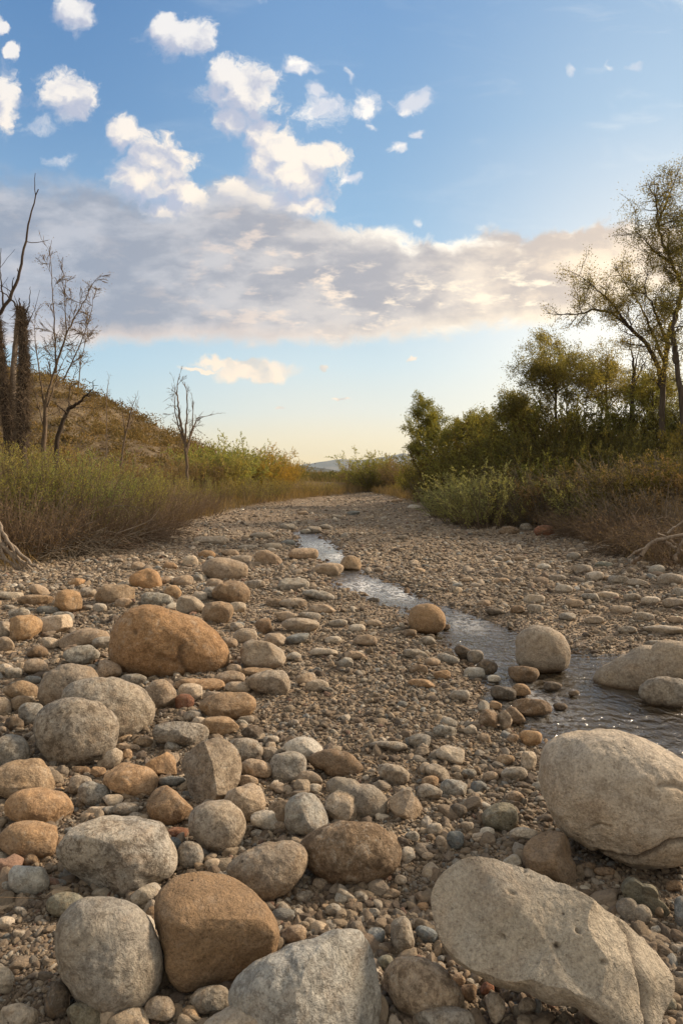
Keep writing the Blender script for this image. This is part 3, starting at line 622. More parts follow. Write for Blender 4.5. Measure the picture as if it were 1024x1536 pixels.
# labels: each stone is told apart by colour, size and shape and by what lies next to it
def size_word(w, h):
    s = math.sqrt(w * h)
    return 'large' if s > 66 else 'medium' if s > 40 else 'small' if s > 22 else 'tiny'
def shape_word(w, h, ang):
    a = max(w, h) / min(w, h)
    return 'angular' if ang else ('rounded' if a < 1.35 else 'oval' if a < 1.9 else 'long')
LAND = [('the largest orange-brown boulder', 256, 964), ('the boulder behind the grey pair', 95, 1025), ('the round grey speckled boulder', 117, 1098), ('the upright wedge-shaped boulder', 316, 1157), ('the big dark-mottled pale boulder', 178, 1280),
        ('the egg-shaped grey boulder', 166, 1433), ('the smooth brown boulder', 326, 1395), ('the lumpy tan-grey boulder', 401, 1306), ('the dark-flanked boulder', 527, 1279), ('the huge tan slab', 820, 1400),
        ('the huge cream-white boulder', 915, 1195), ('the pale boulder in the stream', 813, 972), ('the yellow-tan stream boulder', 640, 928), ('the long pale stream boulder', 960, 1000), ('the big whitish bottom boulder', 465, 1480),
        ('the oval brown-stained boulder', 637, 1478), ('the kidney-shaped grey boulder', 535, 1197), ('the pale roots on the left bank', 35, 825), ('the reddish stone by the right bank', 816, 797), ('the dark log by the right bank', 905, 842)]
def label_rocks():
    items = {}
    for r in ROCKS:
        if r[7]: continue
        ob, cx, cy, w, h, c = r[:6]
        ld = sorted(LAND, key=lambda l: math.hypot(cx - l[1], (cy - l[2]) * 1.4))[0]
        dx, dy = cx - ld[1], (cy - ld[2]) * 1.4; a = math.degrees(math.atan2(-dy, dx)) % 360
        d = ['right of', 'behind-right of', 'behind', 'behind-left of', 'left of', 'front-left of', 'in front of', 'front-right of'][int((a + 22.5) // 45) % 8]
        key = (size_word(w, h), WORDS[c], shape_word(w, h, False), d, ld[0])
        items.setdefault(key, []).append((math.hypot(dx, dy), ob))
    ords = ['nearest', 'second', 'third', 'fourth', 'fifth', 'sixth', 'seventh']
    for key, l in items.items():
        l.sort(key=lambda q: q[0]); s, cw, sh, d, ld = key
        for i, (_, ob) in enumerate(l):
            if len(l) == 1: ob['label'] = f'{s} {cw} {sh} stone {d} {ld}'
            else: ob['label'] = f'{s} {cw} {sh} stone {d} {ld}, ' + ('nearest' if i == 0 else f'{ords[min(i,6)]} out')
label_rocks()

# ------------------------------------------------------------------ gravel: countless, one object, instanced pebbles
def mat_pebble():
    m, t, out = mat_new('mixed_gravel')
    P = t.n('ShaderNodeTexCoord').outputs['Object']
    c = attr(t, 'tint', 'INSTANCER', 'Color')
    n = t.noise(P, 2.2, 4, .7)
    c = t.mix(1, c, t.ramp(n, [(.3, (.62, .6, .58)), (.5, (1, 1, 1)), (.7, (1.2, 1.17, 1.1))]), 'MULTIPLY')
    principled(t, out, c, .85, bump(t, t.noise(P, 5, 4, .7), .5, .12), .25); return m
M_PEB = mat_pebble()
def gravel_nodes(name, sub, mat, variants=6):
    g = bpy.data.node_groups.new(name, 'GeometryNodeTree')
    g.interface.new_socket('Geometry', in_out='INPUT', socket_type='NodeSocketGeometry'); g.interface.new_socket('Geometry', in_out='OUTPUT', socket_type='NodeSocketGeometry')
    N = g.nodes; L = g.links
    gi = N.new('NodeGroupInput'); go = N.new('NodeGroupOutput')
    gti = N.new('GeometryNodeGeometryToInstance')
    for i in range(variants):
        ic = N.new('GeometryNodeMeshIcoSphere'); ic.inputs['Radius'].default_value = 1.0; ic.inputs['Subdivisions'].default_value = sub
        sp = N.new('GeometryNodeSetPosition'); nz = N.new('ShaderNodeTexNoise'); nz.noise_dimensions = '4D'; nz.inputs['W'].default_value = i * 5.3 + 1
        nz.inputs['Scale'].default_value = .75; nz.inputs['Detail'].default_value = 1.5
        s1 = N.new('ShaderNodeVectorMath'); s1.operation = 'SUBTRACT'; s1.inputs[1].default_value = (.5, .5, .5)
        s2 = N.new('ShaderNodeVectorMath'); s2.operation = 'SCALE'; s2.inputs['Scale'].default_value = 1.3 + .25 * (i % 3)
        L.new(nz.outputs['Color'], s1.inputs[0]); L.new(s1.outputs[0], s2.inputs[0]); L.new(s2.outputs[0], sp.inputs['Offset']); L.new(ic.outputs[0], sp.inputs['Geometry'])
        sh = N.new('GeometryNodeSetShadeSmooth'); L.new(sp.outputs[0], sh.inputs[0])
        sh.inputs['Shade Smooth'].default_value = True
        mt = N.new('GeometryNodeSetMaterial'); mt.inputs['Material'].default_value = mat; L.new(sh.outputs[0], mt.inputs[0]); L.new(mt.outputs[0], gti.inputs[0])
    iop = N.new('GeometryNodeInstanceOnPoints'); L.new(gi.outputs[0], iop.inputs['Points']); L.new(gti.outputs[0], iop.inputs['Instance'])
    iop.inputs['Pick Instance'].default_value = True
    def na(n, ty):
        a = N.new('GeometryNodeInputNamedAttribute'); a.data_type = ty; a.inputs['Name'].default_value = n; return a.outputs[0]
    L.new(na('pick', 'INT'), iop.inputs['Instance Index'])
    e = N.new('FunctionNodeEulerToRotation'); L.new(na('rot', 'FLOAT_VECTOR'), e.inputs[0]); L.new(e.outputs[0], iop.inputs['Rotation'])
    L.new(na('scl', 'FLOAT_VECTOR'), iop.inputs['Scale']); L.new(iop.outputs[0], go.inputs[0])
    return g
PAL = np.array([(.20,.155,.115),(.28,.225,.165),(.34,.28,.21),(.25,.20,.15),(.31,.265,.215),(.40,.33,.25),(.16,.13,.105),(.34,.26,.18),(.45,.40,.33),(.24,.24,.23),(.30,.27,.23),(.50,.46,.39),(.25,.165,.125),(.22,.18,.14)])
PW = np.array([12,12,10,12,10,6,10,5,4,4,8,2,1.2,10.]); PW /= PW.sum()
def scatter(name, n, ymin, ymax, pw, rmean, rsig, rmin, rmax, sub, seed, label, yscale=0.0, accept=None, cat='gravel', flat=.62, dark=1.0, lift=.15):
    rs = np.random.RandomState(seed)
    u = rs.uniform(size=n * 2)
    a = 1 - pw; Y = (ymin ** a + u * (ymax ** a - ymin ** a)) ** (1 / a)
    X = rs.uniform(-.62, .62, n * 2) * (Y + .35)
    ok = (bankL(X, Y) < .35) & (bankR(X, Y) < .5)
    dens = fbm(p3(X * 1.3, Y * 1.0, seed), 3)
    s = sdist(X, Y); ok &= (s > -.10) | (rs.uniform(size=n * 2) < .25); ok &= s > -.35
    if accept is not None: ok &= accept(X, Y, dens, rs)
    X, Y, s, dens = X[ok][:n], Y[ok][:n], s[ok][:n], dens[ok][:n]; m = len(X)
    r = np.clip(np.exp(rs.normal(math.log(rmean), rsig, m)), rmin, rmax) * (1 + yscale * np.maximum(Y - 3, 0))
    Z = height(X, Y) + r * (lift + .25 * rs.uniform(size=m))
    pts = np.stack([X, Y, Z], 1)
    el = rs.uniform(.72, 1.35, m)
    scl = np.stack([r * el, r / el * rs.uniform(.8, 1.1, m), r * rs.uniform(flat - .14, flat + .2, m)], 1)
    rot = np.stack([rs.normal(0, .35, m), rs.normal(0, .35, m), rs.uniform(0, 6.28, m)], 1)
    tint = PAL[rs.choice(len(PAL), m, p=PW)] * rs.uniform(.7, 1.2, m)[:, None] * dark * np.array([.93, .90, .86])
    wetk = (1 - sstep(s, -.02, .16))[:, None]; tint = tint * (1 - wetk * np.array([.5, .57, .64]))
    me = bpy.data.meshes.new(name); me.vertices.add(m); me.vertices.foreach_set('co', pts.astype(np.float32).ravel())
    for nm, arr in (('scl', scl), ('rot', rot), ('tint', tint)):
        me.attributes.new(nm, 'FLOAT_VECTOR', 'POINT').data.foreach_set('vector', arr.astype(np.float32).ravel())
    me.attributes.new('pick', 'INT', 'POINT').data.foreach_set('value', rs.randint(0, 6, m).astype(np.int32))
    o = obj(name, me, M_PEB); md = o.modifiers.new('scatter', 'NODES'); md.node_group = gravel_nodes(name, sub, M_PEB)
    tag(o, label, cat, None, 'stuff'); return o
def not_silt(X, Y, d, rs):
    e = np.exp(-(((X + .85) / .32) ** 2 + ((Y - 1.65) / .35) ** 2)) + np.exp(-(((X - .95) / .28) ** 2 + ((Y - 1.98) / .25) ** 2))
    return rs.uniform(size=len(X)) > e * .93
scatter('fine_gravel', 120000, 1.15, 9.0, 1.15, .0048, .38, .0025, .013, 2, 1, 'fine grey-brown grit and pea gravel covering the riverbed', .12, lambda X, Y, d, rs: rs.uniform(size=len(X)) > .12 )
scatter('coarse_gravel', 42000, 1.15, 14.0, 1.1, .0105, .38, .006, .028, 3, 2, 'mixed coarse gravel strewn between the boulders', .09, lambda X, Y, d, rs: not_silt(X, Y, d, rs) & (rs.uniform(size=len(X)) < .12 + 2.2 * np.clip(d + .10, 0, 1)))
def cob(X, Y, d, rs):
    px = CX + X / Y * F; py = HY + H / Y * F
    left = sstep(-(px - 430 + (py - 900) * -.35), -60, 80); rightb = sstep(px, 720, 860) * (py < 965) ; nearr = (py > 1100) * .35
    wgt = np.maximum.reduce([left, rightb * 1.0, nearr, np.full(len(X), .05), (py < 830) * .25])
    return (rs.uniform(size=len(X)) < wgt * (.45 + 1.2 * np.clip(d + .1, 0, 1)))
scatter('loose_cobbles', 3800, 1.3, 30.0, 1.01, .020, .34, .013, .05, 3, 3, 'countless small cobbles littering the riverbed into the distance', .055, lambda X, Y, d, rs: not_silt(X, Y, d, rs) & cob(X, Y, d, rs), flat=.6, dark=1.25, lift=.05)
scatter('distant_stones', 34000, 7.0, 42.0, .95, .014, .5, .008, .07, 2, 4, 'distant stony ground of the riverbed', .02, None, flat=.5, dark=1.35, lift=.0)
# ------------------------------------------------------------------ vegetation
def mat_leaf(name, c1, c2, trans=.35, rough=.6):
    m, t, out = mat_new(name)
    v = attr(t, 'var'); oi = t.n('ShaderNodeObjectInfo')
    c = t.mix(v, c1, c2)
    P = t.n('ShaderNodeTexCoord').outputs['Object']
    c = t.mix(t.ss(t.noise(P, 2.2, 3), .35, .65, 0, .7), c, t.mix(1, c, (1.45, 1.25, .85), 'MULTIPLY'))
    c = t.mix(t.m('MULTIPLY', oi.outputs['Random'], .35), c, t.mix(1, c, (1.35, .95, .7), 'MULTIPLY'))
    b = t.n('ShaderNodeBsdfDiffuse'); t.put(b.inputs[0], c)
    tr = t.n('ShaderNodeBsdfTranslucent'); t.put(tr.inputs[0], t.mix(1, c, (1.5, 1.5, .9), 'MULTIPLY'))
    mx = t.n('ShaderNodeMixShader'); mx.inputs[0].default_value = trans
    t.t.links.new(b.outputs[0], mx.inputs[1]); t.t.links.new(tr.outputs[0], mx.inputs[2]); t.t.links.new(mx.outputs[0], out.inputs[0]); return m
def mat_bark(name, c1, c2, scale=30):
    m, t, out = mat_new(name); P = t.n('ShaderNodeTexCoord').outputs['Object']
    Ps = t.v('MULTIPLY', P, (1, 1, .25)); n = t.noise(Ps, scale, 5, .7)
    principled(t, out, t.ramp(n, [(.3, c1), (.65, c2)]), .9, bump(t, n, .8, .02), .15); return m
L_OLIVE = mat_leaf('olive_willow_leaves', (.20, .195, .07), (.37, .34, .14))
L_GREEN = mat_leaf('green_leaves', (.12, .135, .042), (.25, .25, .085))
L_BRIGHT = mat_leaf('tamarisk_leaves', (.18, .21, .075), (.34, .36, .14))
L_DARK = mat_leaf('dark_leaves', (.075, .078, .032), (.155, .145, .060))
L_BROWN = mat_leaf('dry_leaves', (.16, .125, .07), (.29, .23, .14), .25)
L_YELLOW = mat_leaf('yellowing_leaves', (.24, .18, .05), (.42, .33, .10))
L_TREE = mat_leaf('tree_leaves', (.11, .11, .04), (.25, .225, .095), .5)
B_TWIG = mat_bark('twig_bark', (.09, .065, .045), (.21, .155, .105))
B_RED = mat_bark('reddish_twigs', (.115, .078, .052), (.23, .165, .112))
B_DARK = mat_bark('dark_bark', (.028, .021, .016), (.085, .062, .045), 18)
L_SAGE = mat_leaf('sage_leaves', (.21, .235, .11), (.36, .38, .19))
B_TREE = mat_bark('grey_brown_bark', (.045, .034, .026), (.11, .085, .062), 14)
B_PALE = mat_bark('bleached_wood', (.17, .13, .095), (.37, .30, .23), 25)
B_GREY = mat_bark('grey_dead_twigs', (.11, .09, .066), (.23, .19, .145))

def tubes(segs, sides=3):
    """segs (n,8): p0 xyz, p1 xyz, r0, r1 -> verts, quads"""
    s = np.asarray(segs, float); n = len(s)
    if n == 0: return np.zeros((0, 3)), np.zeros((0, 4), int)
    a, b, r0, r1 = s[:, :3], s[:, 3:6], s[:, 6], s[:, 7]
    d = b - a; L = np.linalg.norm(d, axis=1, keepdims=True) + 1e-9; d = d / L
    ref = np.where(np.abs(d[:, 2:3]) > .9, np.array([[1., 0, 0]]), np.array([[0, 0, 1.]]))
    u = np.cross(d, ref); u /= np.linalg.norm(u, axis=1, keepdims=True) + 1e-9; w = np.cross(d, u)
    V = []
    for k in range(sides):
        an = 2 * math.pi * k / sides; o = math.cos(an) * u + math.sin(an) * w
        V.append(a + o * r0[:, None]); V.append(b + d * (r1[:, None] * .4) + o * r1[:, None])
    V = np.stack(V, 1).reshape(-1, 3)
    base = (np.arange(n) * sides * 2)[:, None]; Fs = []
    for k in range(sides):
        j = (k + 1) % sides; Fs.append(np.concatenate([base + 2 * k, base + 2 * j, base + 2 * j + 1, base + 2 * k + 1], 1))
    return V, np.concatenate(Fs, 0)
def tube_mesh(name, segs, sides=3):
    v, f = tubes(segs, sides); return mesh_np(name, v, f)
def leaf_quads(P, D, L, W, rs):
    """leaf positions, directions, lengths, widths -> verts, quads, var"""
    n = len(P)
    D = D / (np.linalg.norm(D, axis=1, keepdims=True) + 1e-9)
    rnd = rs.normal(size=(n, 3)); S = np.cross(D, rnd); S /= np.linalg.norm(S, axis=1, keepdims=True) + 1e-9
    L = np.broadcast_to(L, n)[:, None]; W = np.broadcast_to(W, n)[:, None]
    v = np.stack([P, P + D * L * .45 + S * W, P + D * L, P + D * L * .5 - S * W], 1).reshape(-1, 3)
    f = np.arange(n * 4).reshape(n, 4)
    return v, f, np.repeat(rs.uniform(size=n), 4)
def leaf_mesh(name, P, D, L, W, rs):
    v, f, a = leaf_quads(P, D, L, W, rs); return mesh_np(name, v, f, {'var': a}, smooth=False)

def shrub_parts(seed, n_stem=70, hgt=1.5, base=.25, lean=.45, twigs=5, leaves=9, ll=.035, lw=.0035, from_=.3, droop=.0, r=.006, tl=.28, spreadlen=.4, upness=1.2):
    rs = np.random.RandomState(seed); segs = []; LP = []; LD = []
    for i in range(n_stem):
        a = rs.uniform(0, 6.283); rr = base * math.sqrt(rs.uniform())
        p = np.array([rr * math.cos(a), rr * math.sin(a), -.05])
        ln = hgt * rs.uniform(1 - spreadlen, 1.05)
        out = np.array([math.cos(a), math.sin(a), 0]) * lean * rs.uniform(.1, 1.0) + rs.normal(size=3) * .12; d = out + [0, 0, 1.0]
        d /= np.linalg.norm(d); K = 7; pts = [p]
        for k in range(K):
            d = d + rs.normal(size=3) * .07 + np.array([0, 0, .03 - droop * k / K]); d /= np.linalg.norm(d)
            p = p + d * ln / K; pts.append(p)
            segs.append([*pts[-2], *p, r * (1 - k / K) + .0012, r * (1 - (k + 1) / K) + .001])
        pts = np.array(pts)
        for j in range(twigs):
            t = rs.uniform(from_, .98); q = t * K; k = min(int(q), K - 1); b = pts[k] + (pts[k + 1] - pts[k]) * (q - k)
            td = rs.normal(size=3) * .55 + (pts[k + 1] - pts[k]) / (ln / K) * upness; td /= np.linalg.norm(td)
            tl_ = tl * ln * rs.uniform(.4, 1.0) * (1.15 - t * .6); e = b + td * tl_; m_ = (b + e) / 2 + rs.normal(size=3) * tl_ * .06
            segs.append([*b, *m_, .0022, .0016]); segs.append([*m_, *e, .0016, .0009])
            if leaves:
                s = rs.uniform(size=leaves); s2 = s[:, None]
                P = np.where(s2 < .5, b + (m_ - b) * s2 * 2, m_ + (e - m_) * (s2 - .5) * 2)
                LP.append(P); LD.append(td + rs.normal(size=(leaves, 3)) * .55)
    LP = np.concatenate(LP) if LP else np.zeros((0, 3)); LD = np.concatenate(LD) if LD else np.zeros((0, 3))
    return segs, LP, LD, rs
def shrub_kind(seed, ll=.035, lw=.0035, **kw):
    segs, LP, LD, rs = shrub_parts(seed, ll=ll, lw=lw, **kw)
    n = len(LP)
    st = tube_mesh('stems', segs, 3)
    lv = leaf_mesh('foliage', LP, LD, ll * rs.uniform(.6, 1.25, n), lw * rs.uniform(.7, 1.3, n), rs) if n else None
    return st, lv
KINDS = {
 'willow': [shrub_kind(100 + i, n_stem=95, hgt=1.5, base=.42, lean=.42, twigs=9, leaves=9, ll=.042, lw=.0042, from_=.22, tl=.30) for i in range(3)],
 'brush': [shrub_kind(120 + i, n_stem=95, hgt=1.2, base=.45, lean=.85, twigs=11, leaves=2, ll=.030, lw=.004, from_=.12, tl=.34, upness=.8, r=.005) for i in range(3)],
 'tamarisk': [shrub_kind(140 + i, n_stem=110, hgt=1.2, base=.40, lean=.80, twigs=11, leaves=13, ll=.034, lw=.0050, from_=.2, tl=.26) for i in range(2)],
 'bush': [shrub_kind(160 + i, n_stem=70, hgt=1.8, base=.40, lean=.85, twigs=15, leaves=15, ll=.05, lw=.011, from_=.15, tl=.30, upness=.7, r=.010) for i in range(3)],
}
SHRUBS = {}
def shrub(kind, px, Y, ytop, leafmat, barkmat, group, name='shrub', wid=1.0, base_off=0.0, nominal=None):
    x = (px - CX) / F * Y; z = hz(x, Y) - .04
    st, lv = KINDS[kind][len(SHRUBS.setdefault(group, [])) % len(KINDS[kind])]
    nom = {'willow': 1.42, 'brush': 1.1, 'tamarisk': 1.15, 'bush': 1.62}[kind]
    top = H + (HY - ytop) / F * Y; s = max((top - z) / nom, .15)
    e = empty(name, (x, Y, z), random.uniform(0, 6.28), (s * wid, s * wid, s))
    a = st.copy() if False else st
    o = obj('stems', a, None, e); 
    if not a.materials: a.materials.append(None)
    o.material_slots[0].link = 'OBJECT'; o.material_slots[0].material = barkmat
    if lv is not None:
        if not lv.materials: lv.materials.append(None)
        o2 = obj('foliage', lv, None, e); o2.material_slots[0].link = 'OBJECT'; o2.material_slots[0].material = leafmat
    tag(e, None, 'tree' if 'tree' in name else 'shrub', group)
    SHRUBS[group].append((px, Y, e)); return e
W_, BR, TA, BU = 'willow', 'brush', 'tamarisk', 'bush'
G1 = 'feathery olive willow shrubs along the left bank'
for px, Y, yt in [(-40, 9.6, 676), (15, 9.9, 678), (62, 10.6, 672), (108, 11.0, 680), (150, 12.2, 692), (192, 13.4, 700), (20, 12.5, 668), (80, 13.0, 674), (225, 15.5, 706), (140, 15.0, 690), (-10, 11.0, 668), (262, 18.0, 712), (300, 21, 716), (335, 24.5, 716)]:
    shrub(W_, px, Y, yt, L_BRIGHT if (px * 7) % 3 == 0 else L_OLIVE, B_TWIG, G1, 'willow_shrub', 1.15)
G2 = 'brown twiggy bushes under the left bank willows'
for px, Y, yt in [(-25, 8.9, 735), (25, 9.1, 730), (75, 9.7, 742), (125, 10.4, 745), (170, 11.3, 738), (212, 12.6, 735), (248, 15.0, 735), (215, 14.0, 722), (275, 17.5, 730), (305, 19.5, 728)]:
    shrub(BR, px, Y, yt, L_BROWN, B_RED, G2, 'twiggy_bush', 1.35)
G3 = 'low olive shrubs far along the left bank'
for px, Y, yt in [(352, 25.5, 718), (378, 26.5, 716), (398, 29, 718), (420, 31, 718), (442, 33, 720), (462, 34.5, 722), (482, 36.5, 722), (502, 39, 724), (520, 42, 726), (410, 33, 712), (450, 38, 716)]:
    shrub(W_, px, Y, yt, L_OLIVE, B_TWIG, G3, 'willow_shrub', 1.7)
G4 = 'bushes rising behind the left hedge line'
for i, (px, Y, yt, lm) in enumerate([(255, 24, 690, L_BROWN), (312, 27, 668, L_BRIGHT), (345, 28, 660, L_BRIGHT), (378, 31, 676, L_GREEN), (400, 34, 672, L_YELLOW), (425, 37, 688, L_YELLOW), (444, 41, 694, L_GREEN), (300, 25, 690, L_BROWN), (210, 20, 690, L_BROWN), (355, 30, 684, L_BRIGHT), (390, 31, 686, L_YELLOW), (412, 33, 690, L_YELLOW), (432, 36, 696, L_YELLOW), (325, 26, 676, L_OLIVE)]):
    shrub(BU, px, Y, yt, lm, B_TWIG, G4, 'bush', 1.1)
G5 = 'bushes closing the far end of the riverbed'
for px, Y, yt, lm in [(536, 46, 696, L_BROWN), (558, 43, 678, L_BRIGHT), (580, 42, 686, L_GREEN), (602, 38, 688, L_BROWN), (570, 41, 698, L_DARK), (522, 50, 706, L_GREEN), (480, 52, 708, L_DARK), (575, 42, 716, L_OLIVE), (545, 44, 728, L_OLIVE), (520, 52, 716, L_DARK), (490, 56, 715, L_DARK), (600, 36, 722, L_OLIVE), (462, 54, 716, L_DARK), (618, 34, 714, L_BRIGHT)]:
    shrub(BU, px, Y, yt, lm, B_TWIG, G5, 'bush', 1.35)
G6 = 'feathery green tamarisks below the right bank'
for px, Y, yt in [(698, 16.4, 710), (734, 15.2, 694), (668, 19.0, 724), (880, 13.6, 706), (720, 16.8, 706)]:
    shrub(TA, px, Y, yt, L_SAGE, B_TWIG, G6, 'tamarisk_shrub', 1.15)
G7 = 'bare grey-brown brush on the right bank'
for i, (px, Y, yt) in enumerate([(765, 16.0, 720), (795, 15.6, 706), (830, 15.0, 698), (858, 14.4, 706), (905, 13.8, 690), (945, 13.4, 684), (985, 12.6, 680), (1030, 12.4, 680), (810, 14.4, 735), (845, 13.9, 738), (925, 12.2, 728), (965, 11.2, 722), (1010, 10.6, 724), (700, 21.5, 716), (775, 17.5, 700), (640, 26, 716), (1045, 9.8, 745)]):
    shrub(BR, px, Y, yt, L_BROWN, B_GREY, G7, 'bare_bush', 1.2)
G11 = 'leafy green bushes among the brush on the right bank'
for i, (px, Y, yt) in enumerate([(790, 15.6, 700), (822, 14.6, 716), (868, 14.0, 700), (902, 13.2, 712), (935, 13.0, 690), (968, 12.2, 700), (1000, 12.0, 686), (1035, 11.4, 690), (660, 22, 706), (915, 12.2, 740), (985, 11.2, 735)]):
    shrub(BU, px, Y, yt, [L_DARK, L_BROWN, L_DARK][i % 3], B_DARK, G11, 'bush', 1.1)
G8 = 'low reddish twig heaps below the right bank'
for px, Y, yt in [(900, 11.8, 762), (935, 10.8, 765), (975, 10.0, 762), (1015, 9.3, 770), (1045, 8.7, 775), (870, 12.8, 762), (1000, 8.6, 792), (965, 9.2, 790), (1035, 8.0, 790)]:
    shrub(BR, px, Y, yt, L_BROWN, B_RED, G8, 'twig_heap', 2.0)
G9 = 'dense green bushes crowding the right bank'
for i, (px, Y, yt, lm) in enumerate([(622, 32, 690, L_GREEN), (640, 29, 678, L_DARK), (660, 27, 660, L_DARK), (684, 25, 646, L_GREEN), (706, 23.5, 630, L_GREEN), (732, 22.5, 634, L_DARK), (760, 21.5, 622, L_GREEN), (786, 20.5, 612, L_DARK), (812, 19.5, 600, L_GREEN), (842, 19, 606, L_DARK), (872, 18.5, 600, L_GREEN), (905, 18, 604, L_DARK), (940, 17.5, 596, L_GREEN), (975, 17, 598, L_DARK), (1010, 16.5, 590, L_BRIGHT), (1045, 16, 588, L_DARK), (720, 20.5, 668, L_DARK), (765, 19, 660, L_GREEN), (805, 18, 652, L_DARK), (850, 17.2, 650, L_DARK), (895, 16.5, 648, L_DARK), (935, 16, 645, L_DARK), (980, 15.2, 640, L_DARK), (1025, 14.6, 640, L_DARK)]):
    shrub(BU, px, Y, yt, lm, B_DARK, G9, 'bush', .85)
G10 = 'low green bushes along the lower right bank'
for px, Y, yt, lm in ([(680, 23, 690, L_DARK), (700, 19.5, 690, L_GREEN), (745, 18, 690, L_DARK), (790, 16.8, 680, L_DARK), (835, 16, 678, L_GREEN), (880, 15.3, 676, L_DARK), (925, 14.8, 672, L_DARK), (970, 14.2, 668, L_DARK), (1020, 13.6, 668, L_DARK)]):
    shrub(BU, px, Y, yt, lm, B_DARK, G10, 'bush', .9)

# ---- trees grown from traced limbs
def polyline_segs(pts, r0, r1, n=None, wob=0, rs=None):
    pts = np.array(pts, float); out = []
    L = np.r_[0, np.cumsum(np.linalg.norm(np.diff(pts, axis=0), axis=1))]; n = n or max(6, len(pts) * 4)
    t = np.linspace(0, L[-1], n + 1)
    # smooth resample
    q = np.stack([np.interp(t, L, pts[:, k]) for k in range(3)], 1)
    for _ in range(2): q[1:-1] = (q[:-2] + 2 * q[1:-1] + q[2:]) / 4
    if wob and rs is not None: q[1:-1] += rs.normal(size=q[1:-1].shape) * wob
    rr = r0 + (r1 - r0) * np.linspace(0, 1, n + 1)
    return q, [[*q[i], *q[i + 1], rr[i], rr[i + 1]] for i in range(n)]
def grow(p, d, L, r, depth, rs, segs, leafpts, gravity=0.0, nchild=3, spread=.6, up=.15, minleaf=0):
    K = 5 if depth > 1 else 4
    pts = [p]; ds = []
    for k in range(K):
        d = d + rs.normal(size=3) * .14 + np.array([0, 0, up * .12 - gravity * .12]); d /= np.linalg.norm(d)
        q = pts[-1] + d * L / K; segs.append([*pts[-1], *q, r * (1 - .12 * k), r * (1 - .12 * (k + 1))]); pts.append(q); ds.append(d)
    if depth <= minleaf:
        for k in range(1, K + 1): leafpts.append((pts[k], ds[k - 1]))
    if depth == 0: return
    for c in range(nchild + rs.randint(0, 2)):
        k = rs.randint(1, K + 1); nd = ds[k - 1] + rs.normal(size=3) * spread; nd /= np.linalg.norm(nd)
        grow(pts[k], nd, L * rs.uniform(.5, .8), r * .55, depth - 1, rs, segs, leafpts, gravity, nchild, spread, up, minleaf)
def W3(px, py, Y): return np.array([(px - CX) / F * Y, Y, H + (HY - py) / F * Y])

def leaf_cloud(pts, per, sig, ll, lw, rs, hang=.2):
    P = np.repeat(np.array([a for a, _ in pts]), per, 0); D = np.repeat(np.array([b for _, b in pts]), per, 0)
    P = P + rs.normal(size=P.shape) * sig; D = D + rs.normal(size=D.shape) * .8 - np.array([0, 0, hang])
    n = len(P); return leaf_mesh('crown', P, D, ll * rs.uniform(.6, 1.3, n), lw * rs.uniform(.7, 1.3, n), rs)

def tree(name, label, cat, Y, trunk, limbs, r, seed, leafmat, bark, per=5, sig=.10, ll=.06, lw=.010, depth=2, tw=.9, nchild=3, group=None, side=7, minleaf=1, wander=.5, gravity=0.1, spread=.6, step=2):
    rs = np.random.RandomState(seed)
    base = W3(*trunk[0], Y); base[2] = hz(base[0], base[1]) - .1
    e = empty(name, tuple(base))
    def to3(pl, start=None):
        out = []; dy = rs.uniform(-1, 1) * wander
        for i, (a, b) in enumerate(pl):
            Yi = Y + dy * i / max(1, len(pl) - 1) * 2; out.append(W3(a, b, Yi))
        if start is not None: out[0] = start
        return out
    tp = [W3(a, b, Y) for a, b in trunk]; tp[0] = base
    q, s = polyline_segs(tp, r, r * .55, None, r * .12, rs)
    s = np.array(s); s[:, :3] -= base; s[:, 3:6] -= base
    tk = obj('trunk', tube_mesh('trunk', s, side), bark, e)
    allp = []
    for (pl, r0) in limbs:
        p3_ = to3(pl)
        # attach to the trunk at its own depth
        p3_[0] = W3(pl[0][0], pl[0][1], Y)
        q, s = polyline_segs(p3_, r0, r0 * .28, None, r0 * .25, rs)
        segs = list(s); lp = []
        for i in range(2, len(q), step):
            d = q[i] - q[i - 1]; d /= np.linalg.norm(d); nd = d * .7 + rs.normal(size=3) * .7; nd /= np.linalg.norm(nd)
            grow(q[i], nd, tw * rs.uniform(.5, 1.0) * (1.1 - .4 * i / len(q)), r0 * .22, depth, rs, segs, lp, gravity, nchild, spread, .2, minleaf)
        d = q[-1] - q[-2]; d /= np.linalg.norm(d); grow(q[-1], d, tw * .8, r0 * .28, depth, rs, segs, lp, gravity, nchild, spread, .2, minleaf)
        s = np.array(segs); s[:, :3] -= base; s[:, 3:6] -= base; s[:, 6:] = np.maximum(s[:, 6:], .0035)
        obj('limb', tube_mesh('limb', s, 4), bark, tk if False else e)
        allp += [(a - base, b) for a, b in lp]
    if leafmat is not None and per:
        obj('crown', leaf_cloud(allp, per, sig, ll, lw, rs), leafmat, e)
    tag(e, label, cat, group); return e

